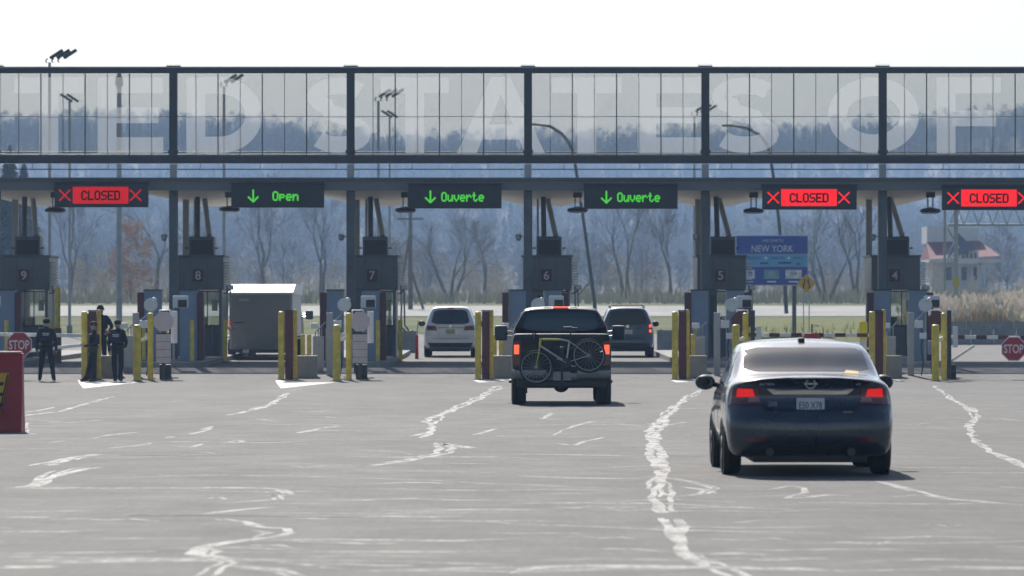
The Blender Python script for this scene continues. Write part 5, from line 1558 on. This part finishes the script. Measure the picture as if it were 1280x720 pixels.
make_pickup('towing_truck', (tx-.14, ty+8.0, gz(ty+8)+.009), 'dark truck mostly hidden ahead of the cargo trailer, one mirror showing', M_BLACKP, False)

# ---------------------------------------------------------------- red plastic barrier at the left edge
D = FOC*EYE/(541-HOR)
root = empty('plastic_barrier', (xo(-31, D), D, gz(D)+.01), 'red plastic water-filled barrier with yellow warning panel at the left edge', 'barrier')
W_, H_ = .70, 1.20
pr_ = [(-.30,0),(-.30,.10),(-.22,.30),(-.13,.75),(-.12,H_-.03),(-.10,H_),(.10,H_),(.12,H_-.03),(.13,.75),(.22,.30),(.30,.10),(.30,0)]
f = MB(); m_ = len(pr_); vs_ = []
for x in (-W_, -W_+.02, W_-.02, W_):
    k = .96 if abs(x) == W_ else 1
    vs_ += [(x, p[0]*k + .3, p[1]*(.995 if abs(x) == W_ else 1)) for p in pr_]
f.add(vs_, [(i*m_+k, (i+1)*m_+k, (i+1)*m_+(k+1) % m_, i*m_+(k+1) % m_) for i in range(3) for k in range(m_)] + [tuple(range(m_)), tuple(range(4*m_-1, 3*m_-1, -1))])
f.build('shell', M_PLASTIC_RED, root, smooth=35)
f = MB(); f.cbox(-W_+.02,W_-.03,.17,.43,H_+.002,H_+.03,.008); f.build('top_rim', mat('barrier_rim', (.70,.45,.42), .5), root)
f = MB(); f.cbox(-.30,.32,.18,.42,.0,.09,.01); f.build('foot_recess', M_BLACK, root)
f = MB(); f.add([(-.42,-.005,.26),(.38,-.005,.26),(.50,.15,.90),(-.42,.15,.90)], [(0,1,2,3)]); wp = f.build('warning_panel', mat('panel_yellow', (.55,.33,.02), .5, noise=.1), root)
f = MB(); f.add([(-.40,-.009,.265),(.36,-.009,.265),(.36,-.005,.285),(-.40,-.005,.285)], [(0,1,2,3)]); f.add([(.355,-.009,.27),(.375,-.009,.27),(.49,.138,.88),(.47,.138,.88)], [(0,1,2,3)]); f.build('panel_border', M_BLACK, wp)
for zz, t in ((.74, .105), (.58, .075), (.42, .03)):
    f = MB(); f.add([(.30,t-.012,zz-.03),(.41,t-.012,zz-.03),(.43,t-.001,zz+.02),(.32,t-.001,zz+.02)], [(0,1,2,3)]); f.build('panel_mark', M_BLACK, wp)
# ================================================================ PEOPLE
M_UNI = mat('navy_uniform', (.007,.008,.013), .85, noise=.25, nscale=7, bump=.4, bscale=14)
M_SKIN = mat('skin', (.42,.25,.18), .55, noise=.08)
M_HAIR = mat('dark_hair', (.018,.014,.012), .8, noise=.2, nscale=20)
M_BOOT = mat('boot_leather', (.010,.010,.010), .45)
M_PATCH = mat('back_patch', (.42,.44,.48), .7, noise=.3, nscale=25)

def make_person(loc, rz, label, pose, h=1.78, cap=False, patch_back=True):
    """one continuous skinned figure; pose gives joints in a 1.78 m frame, facing -y"""
    k = h/1.78
    J = dict(pelvis=(0,0,.96), waist=(0,.0,1.08), chest=(0,.01,1.30), neck=(0,.015,1.47), head0=(0,-.005,1.555), head1=(0,-.015,1.64), crown=(0,-.005,1.72))
    for s_, sx in (('L', -1), ('R', 1)):
        J['sh'+s_] = (sx*.175,.015,1.41); J['hip'+s_] = (sx*.09,0,.90)
        J['el'+s_] = (sx*.255,.03,1.13); J['wr'+s_] = (sx*.27,-.04,.89); J['hand'+s_] = (sx*.265,-.06,.80)
        J['kn'+s_] = (sx*.105,-.01,.50); J['an'+s_] = (sx*.115,.02,.09); J['toe'+s_] = (sx*.13,-.15,.04); J['heel'+s_] = (sx*.115,.06,.04)
    J.update(pose)
    RAD = dict(pelvis=.155, waist=.150, chest=.175, neck=.062, head0=.078, head1=.094, crown=.055, sh=.085, hip=.105, el=.058, wr=.040, hand=.042, kn=.078, an=.055, toe=.042, heel=.045)
    E = [('pelvis','waist'),('waist','chest'),('chest','neck'),('neck','head0'),('head0','head1'),('head1','crown')]
    for s_ in 'LR':
        E += [('chest','sh'+s_),('sh'+s_,'el'+s_),('el'+s_,'wr'+s_),('wr'+s_,'hand'+s_),('pelvis','hip'+s_),('hip'+s_,'kn'+s_),('kn'+s_,'an'+s_),('an'+s_,'toe'+s_),('an'+s_,'heel'+s_)]
    names = list(J); idx = {n_: i for i, n_ in enumerate(names)}
    bm = bmesh.new()
    sk = bm.verts.layers.skin.verify()
    for n_ in names:
        v = bm.verts.new(Vector(J[n_])*k); key = n_[:-1] if n_[-1] in 'LR' and n_ not in RAD else n_
        r_ = RAD[key]*k
        v[sk].radius = (r_*(1.18 if n_ in ('pelvis','waist','chest') else 1), r_*(.82 if n_ in ('pelvis','waist','chest') else 1)); v[sk].use_root = n_ == 'pelvis'
    bm.verts.ensure_lookup_table()
    for a, b in E: bm.edges.new((bm.verts[idx[a]], bm.verts[idx[b]]))
    me0 = bpy.data.meshes.new('figure'); bm.to_mesh(me0); bm.free()
    o0 = bpy.data.objects.new('figure', me0); COL.objects.link(o0)
    o0.modifiers.new('skin', 'SKIN'); sb = o0.modifiers.new('sub', 'SUBSURF'); sb.levels = 2; sb.render_levels = 2
    dg = bpy.context.evaluated_depsgraph_get(); dg.update()
    me = bpy.data.meshes.new_from_object(o0.evaluated_get(dg))
    bpy.data.objects.remove(o0)
    for m_ in (M_UNI, M_SKIN, M_BOOT): me.materials.append(m_)
    hands = [Vector(J['handL'])*k, Vector(J['handR'])*k]; neckz = (J['neck'][2]+.045)*k
    for p in me.polygons:
        c = p.center
        p.material_index = 1 if c.z > neckz or min((c-hh).length for hh in hands) < .075*k else (2 if c.z < .12*k else 0)
        p.use_smooth = True
    root = empty('person', loc, label, 'person', 'uniformed officers on the forecourt', rz)
    body = bpy.data.objects.new('body', me); COL.objects.link(body); body.parent = root
    hd = Vector(J['head1'])*k
    f = MB(); f.ball(hd+Vector((0,.018,.035))*k, .100*k, .112*k, .085*k, 14, 9); f.build('hair', M_HAIR, root, smooth=60)
    if cap:
        f = MB(); f.ball(hd+Vector((0,0,.06))*k, .108*k, .118*k, .07*k, 14, 8); f.cbox(hd.x-.07, hd.x+.07, hd.y-.21*k, hd.y-.08*k, hd.z+.035*k, hd.z+.05*k, .006); f.build('cap', M_UNI, root, smooth=50)
    # face: eyes, nose, ears, mouth
    f = MB(); f.add([hd+Vector((-.015,-.088,-.02))*k, hd+Vector((.015,-.088,-.02))*k, hd+Vector((0,-.12,-.025))*k, hd+Vector((0,-.088,.025))*k], [(0,1,2),(1,3,2),(3,0,2)])
    for sx in (-1,1): f.ball(hd+Vector((sx*.098,.01,-.005))*k, .014*k, .02*k, .03*k, 8, 6)
    f.build('nose_and_ears', M_SKIN, root, smooth=50)
    f = MB()
    for sx in (-1,1): f.ball(hd+Vector((sx*.034,-.085,.01))*k, .013*k, .010*k, .009*k, 8, 6)
    f.box(hd.x-.025*k, hd.x+.025*k, hd.y-.090*k, hd.y-.078*k, hd.z-.055*k, hd.z-.048*k); f.build('eyes_and_mouth', M_HAIR, root)
    # fingers
    for s_ in 'LR':
        hp = Vector(J['hand'+s_])*k; wr = Vector(J['wr'+s_])*k; d = (hp-wr).normalized(); sd = d.cross(Vector((1,0,0))).normalized()
        f = MB()
        for q in range(4):
            b0 = hp + sd*(q-1.5)*.019*k; l = (.055,.065,.06,.048)[q]*k
            f.path([b0, b0+d*l*.6, b0+d*l+Vector((0,-.012,0))*k], [.009*k,.0085*k,.007*k], 6)
        f.path([hp-d*.04*k+sd*.03*k, hp-d*.0*k+sd*.055*k, hp+d*.025*k+sd*.055*k], [.011*k,.010*k,.008*k], 6)
        f.build('fingers', M_SKIN, root, smooth=50)
    # duty belt with pouches
    f = MB(); n_ = 24; w0 = Vector(J['waist'])*k; pz = (J['pelvis'][2]+.06)*k
    f.path([Vector((w0.x+.195*k*math.cos(2*math.pi*q/n_), w0.y+.145*k*math.sin(2*math.pi*q/n_), pz)) for q in range(n_+1)], .024*k, 6)
    f.cbox(w0.x+.16*k, w0.x+.23*k, -.05, .05, pz-.14*k, pz+.03*k, .012); f.cbox(w0.x-.22*k, w0.x-.16*k, -.04, .04, pz-.07*k, pz+.04*k, .012)
    f.build('duty_belt', M_BOOT, root, smooth=40)
    f = MB(); c = Vector(J['chest'])*k
    f.cbox(c.x-.20*k, c.x+.20*k, c.y-.155*k, c.y+.155*k, 1.10*k, 1.40*k, .07*k); f.build('vest', M_UNI, root, smooth=50)
    if patch_back:
        f = MB(); 
        for z0, z1, ww in ((1.315,1.345,.10), (1.27,1.30,.085)):
            f.box(c.x-ww*k, c.x+ww*k, c.y+.156*k, c.y+.162*k, z0*k, z1*k)
        f.build('back_patch', M_PATCH, root)
    return root

p = lambda u, D: (xo(u, D), D, gz(D)+.006)
hips = {'elL': (-.33,.06,1.16), 'wrL': (-.22,-.08,1.02), 'handL': (-.16,-.11,1.0), 'elR': (.33,.06,1.16), 'wrR': (.22,-.08,1.02), 'handR': (.16,-.11,1.0)}
make_person(p(58,133), R(180), 'officer in navy uniform with pale back patch, standing behind the STOP barrier arm', {'knL': (-.15,0,.5), 'anL': (-.20,.02,.09), 'toeL': (-.22,-.14,.04), 'heelL': (-.2,.06,.04), 'knR': (.14,0,.5), 'anR': (.18,.02,.09), 'toeR': (.2,-.14,.04), 'heelR': (.18,.06,.04)}, h=1.78)
make_person(p(125.5,140.5), R(10), 'officer in navy facing this way with hands at the belt, behind two bollards', hips, h=1.90, patch_back=False)
make_person(p(117,131.6), R(-80), 'officer in dark clothes turned sideways between the two bollards left of booth eight', {'wrR': (.22,-.25,1.05), 'handR': (.18,-.33,1.08), 'knL': (-.10,-.10,.5), 'anL': (-.11,-.22,.09), 'toeL': (-.12,-.38,.04), 'heelL': (-.11,-.17,.04)}, h=1.70, patch_back=False)
make_person(p(147,132.5), R(165), 'officer in navy with pale shoulder patch standing right of the two bollards', {'anL': (-.07,.02,.09), 'toeL': (-.08,-.14,.04), 'heelL': (-.07,.06,.04), 'anR': (.07,.02,.09), 'toeR': (.09,-.14,.04), 'heelR': (.07,.06,.04), 'elL': (-.25,-.02,1.14), 'wrL': (-.18,-.17,1.0), 'handL': (-.14,-.22,.98)}, h=1.74)

# ================================================================ LAMP POSTS, SIGNS AND BUILDINGS BEYOND
def lamp_post(u, vtop, D, r, heads, label, flip=1, vbot=None):
    t = at(u, vtop, D); zb = hill_z(t.x, D)
    root = empty('lamp_post', (t.x, D, zb), label, 'lamp post', 'tall lamp posts beyond the canopy')
    H = t.z - zb; s_ = D/FOC
    f = MB(); f.tube((0,0,0), (0,0,H), r, r*.75, n=10); f.build('pole', M_GALV, root, smooth=50)
    f = MB(); f.lathe([(r*1.8,0),(r*1.8,.5),(r*1.1,.55)], n=12); f.build('base', M_CONC, root)
    for k in range(heads):
        M_ = Matrix.Translation((flip*(.12+.28*k), -.1*k, H+.10)) @ Matrix.Rotation(R(-33*flip), 4, 'Y')
        f = MB(); f.path([(flip*.25*k-.1*flip, -.1*k, H-.02), (flip*(.25*k-.16), -.1*k, H+.05), (flip*(.25*k-.08), -.1*k, H+.16)], .03, 6); f.build('bracket', M_STEEL_D, root)
        f = MB(); f.cbox(-.05, .55, -.2, .2, .05, .16, .03, M_); f.build('lamp_head', M_STEEL_D, root, smooth=30)
    return root
lamp_post(62, 78, 190, .075, 3, 'lamp post by booth nine whose heads stand above the glass bridge')
lamp_post(87, 124, 215, .07, 2, 'shorter lamp post right of the tallest one near booth nine', -1)
lamp_post(280, 108, 200, .075, 2, 'lamp post right of booth eight seen through the letter D')
lamp_post(473, 126, 205, .075, 3, 'lamp post right of booth seven seen through the glass')
lamp_post(487, 144, 235, .06, 2, 'smaller lamp post just right of the one at booth seven', -1)
lamp_post(868, 144, 230, .07, 3, 'lamp post left of booth five seen through the glass')
t = at(149, 92, 185)
root = empty('mast', (t.x, 185, gz(185)), 'thick grey mast rising in the lane of booth nine', 'mast')
f = MB(); f.tube((0,0,0), (0,0,t.z-gz(185)), .125, .085, n=12); f.build('pole', M_GALV, root, smooth=50)
f = MB(); f.lathe([(.13,0),(.16,.1),(.13,.35),(.1,.4)], (0,0,t.z-gz(185)-.5), n=12); f.build('collar', M_STEEL_D, root, smooth=40)
f = MB(); f.lathe([(.3,0),(.3,.4),(.14,.45)], n=12); f.build('base', M_CONC, root)

def curved_lamp(us, label):
    D = 240; P = [at(u, v, D) for u, v in us]
    b = Vector((P[-1].x, D, gz(D)))
    root = empty('curved_lamp_post', b, label, 'lamp post', 'curved street lamps beyond the canopy')
    f = MB(); f.path([q - b for q in reversed(P)], [.10]*2 + [.08]*(len(P)-3) + [.05], 8); f.build('pole', M_STEEL, root, smooth=50)
    f = MB(); q = P[0]-b; f.cbox(q.x-.5, q.x+.05, -.13, .13, q.z-.06, q.z+.06, .03); f.build('lamp_head', M_STEEL, root, smooth=30)
    return root
curved_lamp([(670,155.5),(688,158),(702,167),(711,178),(717,192),(722,225),(730,280),(743,376),(744,392)], 'leaning street lamp with curved arm right of booth six')
curved_lamp([(915,157),(933,160),(948,167),(957,178),(962,190),(967,222),(973,270),(981,350),(983,392)], 'leaning street lamp with curved arm behind the welcome sign')
D = 330; t = at(513, 262, D)
root = empty('utility_pole', (t.x, D, gz(D)), 'wooden utility pole with leaning brace right of booth seven', 'utility pole')
M_WOOD = mat('weathered_pole', (.16,.14,.12), .9, noise=.25, nscale=2)
H = t.z-gz(D)
f = MB(); f.tube((0,0,0),(0,0,H),.17,.12,n=10); f.build('pole', M_WOOD, root, smooth=50)
f = MB(); f.tube((-.55,0,2.0),(0,0,H*.8),.08,n=8); f.tube((.9,0,0),(0,0,H*.42),.09,n=8); f.build('brace', M_WOOD, root, smooth=50)
f = MB(); f.box(-.9,.9,-.06,.06,H-.7,H-.58); f.build('cross_arm', M_WOOD, root)

# ---- welcome sign
M_SBLUE = mat('sign_blue', (.030,.075,.36), .45, noise=.08, nscale=2)
M_SCYAN = mat('sign_cyan', (.12,.36,.62), .45, noise=.12, nscale=2)
M_SWHITE = mat('sign_lettering', (.70,.72,.78), .5)
D = 212; k = D/FOC; c = at(965, 325, D)
root = empty('welcome_sign', (c.x, D, gz(D)), 'blue roadside sign reading Welcome to NEW YORK', 'road sign')
zz = lambda v: EYE + (HOR-v)*k - gz(D)
xx_ = lambda u: (u-965)*k
f = MB(); f.box(xx_(920.5), xx_(1009.5), .0, .05, zz(317.3), zz(295)); f.build('upper_panel', M_SBLUE, root)
f = MB(); f.box(xx_(920.5), xx_(1009.5), .0, .05, zz(332.6), zz(318.3)); f.build('middle_panel', M_SCYAN, root)
f = MB(); f.box(xx_(920.5), xx_(1009.5), .0, .05, zz(356), zz(333.6)); f.build('lower_panel', M_SBLUE, root)
f = MB(); f.box(xx_(919.5), xx_(1010.5), .055, .09, zz(357), zz(294)); f.build('backing', M_SWHITE, root)
lettering('small_lettering', 'WELCOME TO', (xx_(966), -.012, zz(300.8)), root, M_SWHITE, w=26*k, h=3.2*k)
lettering('big_lettering', 'NEW YORK', (xx_(965.5), -.012, zz(310.8)), root, M_SWHITE, w=52*k, h=8.2*k)
M_DKB = mat('dark_blue_ink', (.02,.07,.22), .6)
lettering('motto', 'EXPERIENCE', (xx_(940), -.012, zz(322.6)), root, M_DKB, w=24*k, h=3.2*k)
lettering('motto', 'EXPLORE', (xx_(972), -.012, zz(322.6)), root, M_DKB, w=18*k, h=3.2*k)
lettering('motto', 'ENJOY', (xx_(998), -.012, zz(322.8)), root, M_DKB, w=13*k, h=3.2*k)
for u in (957.5, 986):
    f = MB(); f.lathe([(.06,-.012),(.05,-.008)], (xx_(u),0,zz(322.6)), axis='y', n=10); f.build('dot', M_SWHITE, root)
for u, w_, v in ((955,10,329),(978,10,328.5),(986,6,328.5),(998,5,330)):
    f = MB(); f.box(xx_(u)-w_*k/2, xx_(u)+w_*k/2, -.010, -.003, zz(v)-.04, zz(v)+.04); f.build('motto_line', M_DKB, root)
for u, w_, col in ((938,11,(.62,.66,.72)), (964.5,19,(.16,.34,.42)), (992,20.5,(.58,.60,.64))):
    f = MB(); f.box(xx_(u)-w_*k/2, xx_(u)+w_*k/2, -.012, -.003, zz(348.5), zz(337.3)); pn = f.build('attraction_panel', mat('attraction_%d' % u, col, .5, noise=.35, nscale=4), root)
    f = MB(); f.box(xx_(u)-w_*k/5, xx_(u)+w_*k/5, -.018, -.013, zz(344), zz(340)); f.build('picture', M_SBLUE if u == 938 else M_GALV, pn)
    f = MB(); f.box(xx_(u)-w_*k*.3, xx_(u)+w_*k*.3, -.010, -.003, zz(353), zz(351.3)); f.build('caption', M_SWHITE, root)
for u in (938, 993):
    f = MB(); f.box(xx_(u)-.09, xx_(u)+.09, .10, .25, -.1, zz(296)); f.build('post', M_STEEL, root)

# ---- yellow diamond sign
D = 205; k = D/FOC; c = at(1008, 354.5, D)
root = empty('diamond_sign', (c.x, D, gz(D)), 'yellow diamond road-narrows sign below the welcome sign', 'road sign')
zc = c.z - gz(D); r_ = 12*k
f = MB(); f.prism([(0,zc-r_),(r_,zc),(0,zc+r_),(-r_,zc)], 0, .02); f.build('panel', mat('sign_yellow', (.62,.36,.02), .5, noise=.08), root)
for sx in (-1, 1):
    f = MB(); a = 1.6*k; f.v = []; pts = [(sx*2.2*k,6*k),(sx*2.2*k,2*k),(sx*3.6*k,-1*k),(sx*3.6*k,-6*k)]
    for (xa,za),(xb,zb_) in zip(pts[:-1], pts[1:]): bar(f, xa, zc+za, xb, zc+zb_, a, -.004 - .002*len(f.f))
    f.build('symbol', M_BLACK, root)
    f = MB(); f.box(sx*.12-.02, sx*.12+.02, .025, .06, 0, zc+r_*.3); f.build('post', M_GALV, root)

# ---- white house with red roof
D = 470; k = D/FOC
hx = xo(1205, D); zg = hill_z(hx, D)
root = empty('white_house', (hx, D, zg), 'white house with red hipped roof behind the reeds', 'house')
zz = lambda v: EYE + (HOR-v)*k - zg
xx_ = lambda u: (u-1205)*k
M_HW = mat('white_siding', (.62,.62,.62), .7, noise=.06); M_HR = mat('red_roof', (.22,.055,.05), .8, noise=.15, nscale=1)
M_HB = mat('blue_gable', (.09,.12,.19), .8, noise=.1)
f = MB(); f.box(xx_(1166), xx_(1228), 1, 8, -1, zz(328)); f.build('wall', M_HW, root)
f = MB(); f.box(xx_(1163), xx_(1198), 4, 10, zz(303), zz(282)); f.box(xx_(1198), xx_(1229), 4.2, 10, zz(303), zz(283)); f.build('upper_wall', M_HW, root)
f = MB(); f.add([(xx_(1161),-.6,zz(324)),(xx_(1250),-.6,zz(320)),(xx_(1229),4,zz(300)),(xx_(1163),4,zz(302)),(xx_(1250),10,zz(320)),(xx_(1161),10,zz(324))], [(0,1,2,3),(1,4,2),(5,0,3)]); f.build('red_roof', M_HR, root)
f = MB(); f.box(xx_(1161), xx_(1250), -.55, 9, zz(328), zz(324.2)); f.build('eaves', M_HW, root)
f = MB(); f.prism([(xx_(1182),zz(324)),(xx_(1218),zz(313)),(xx_(1196),zz(291))], -1.2, -.7); f.build('blue_gable', M_HB, root)
f = MB(); f.add([(xx_(1182),-1.25,zz(326)),(xx_(1184),-1.25,zz(328)),(xx_(1198),-1.25,zz(309)),(xx_(1196),-1.25,zz(307))], [(0,1,2,3)]); f.build('barge_board', M_HW, root)
f = MB(); f.box(xx_(1196), xx_(1222), -.95, -.72, zz(330), zz(313.5)); bay = f.build('dormer', M_HW, root)
for u in (1203, 1208, 1213, 1218):
    f = MB(); f.box(xx_(u-1.5), xx_(u+1.5), -1.0, -.96, zz(323), zz(316)); f.build('window', M_WIN, bay)
for u in (1180, 1200, 1215, 1222, 1230):
    f = MB(); f.box(xx_(u-.8), xx_(u+.8), -.4, -.2, -1, zz(328)); f.build('porch_post', M_HW, root)
for u in (1187, 1206, 1219):
    f = MB(); f.box(xx_(u-3.5), xx_(u+3.5), .93, .99, zz(350), zz(334)); f.build('window', M_WIN, root)

# ---- truss sign gantry at the right
D = 250; k = D/FOC; gx = xo(1192, D); zg = gz(D)
root = empty('truss_gantry', (gx, D, zg), 'grey steel truss gantry right of booth four behind the lane sign', 'gantry')
zz = lambda v: EYE + (HOR-v)*k - zg
f = MB()
x1 = xo(1330, D) - gx
f.tube((-.3,0,zz(281)),(x1,0,zz(281)),.06,n=8); f.tube((-.3,0,zz(256)),(x1,0,zz(256)),.06,n=8); f.build('chords', M_GALV, root, smooth=50)
f = MB(); n_ = 8
for i in range(n_):
    a = -.2 + (x1+.2)*i/n_; b = -.2 + (x1+.2)*(i+.5)/n_; c_ = -.2 + (x1+.2)*(i+1)/n_
    f.tube((a,0,zz(281)),(b,0,zz(256)),.03,n=6); f.tube((b,0,zz(256)),(c_,0,zz(281)),.03,n=6)
f.build('web', M_GALV, root)
for u, vt in ((1195, 252), (1181, 252)):
    x = (u-1192)*k; f = MB(); f.tube((x,0,0),(x,0,zz(vt)),.11 if u > 1190 else .07,n=10); f.build('post', M_GALV, root, smooth=50)
f = MB(); f.tube(((1184-1192)*k,0,zz(285)), ((1193-1192)*k,0,zz(300)), .04, n=6); f.build('brace', M_GALV, root)
p_ = at(1195, 352.5, D-.3)
root = empty('yellow_marker_sign', (p_.x, D-.35, gz(D)), 'small yellow square sign on the gantry post above the reeds', 'road sign')
q = p_.z - gz(D); f = MB(); f.box(-.17,.17,-.03,-.01,q-.24,q+.24); f.build('panel', mat('sign_yellow2', (.55,.47,.06), .5), root)
f = MB(); f.box(-.025,.025,-.005,.04,0,q+.1); f.build('post', M_GALV, root)

# ---- concrete barriers at the right and behind the lanes
def jersey(name, x, D, ln, rz, label, h=.82):
    root = empty(name, (x, D, gz(D)), label, 'concrete barrier', 'concrete barriers beyond the booths', rz)
    pr2 = [(-.30,0),(-.30,.08),(-.17,.30),(-.09,h),(.09,h),(.17,.30),(.30,.08),(.30,0)]
    f = MB(); m2 = len(pr2); f.add([(-ln/2, a, b) for a, b in pr2] + [(ln/2, a, b) for a, b in pr2], [(k_, m2+k_, m2+(k_+1) % m2, (k_+1) % m2) for k_ in range(m2)] + [tuple(range(m2)), tuple(range(2*m2-1, m2-1, -1))])
    f.build('body', M_CONC, root)
    for sx in (-1,1):
        f = MB(); f.lathe([(.03,-.015),(.03,.015)], (sx*ln*.35, 0, h+.016), n=8); f.build('lifting_eye', M_STEEL_D, root)
    return root
W = ['first', 'second', 'third', 'fourth', 'fifth', 'sixth']
for i in range(4):
    jersey('concrete_barrier', xo(1199+29*i, 196), 196+.2*i, .9, R(0), '%s barrier from the left in the front row below the reeds' % W[i], .62)
for i in range(4):
    jersey('concrete_barrier', xo(1192+30*i, 204), 204, .98, R(4), '%s barrier from the left in the rear row below the reeds' % W[i], .85)
jersey('concrete_barrier', xo(838,178), 178, 1.0, R(0), 'lone grey concrete barrier right of the blue grey vehicle', .80)
jersey('concrete_barrier', xo(505,175), 175, .9, R(0), 'lone grey concrete barrier left of the white crossover', .80)
# far cars' low steel fence: guard rail by the left road
for i, (u, D) in enumerate(((1042, 262), (1048, 264))):
    pass
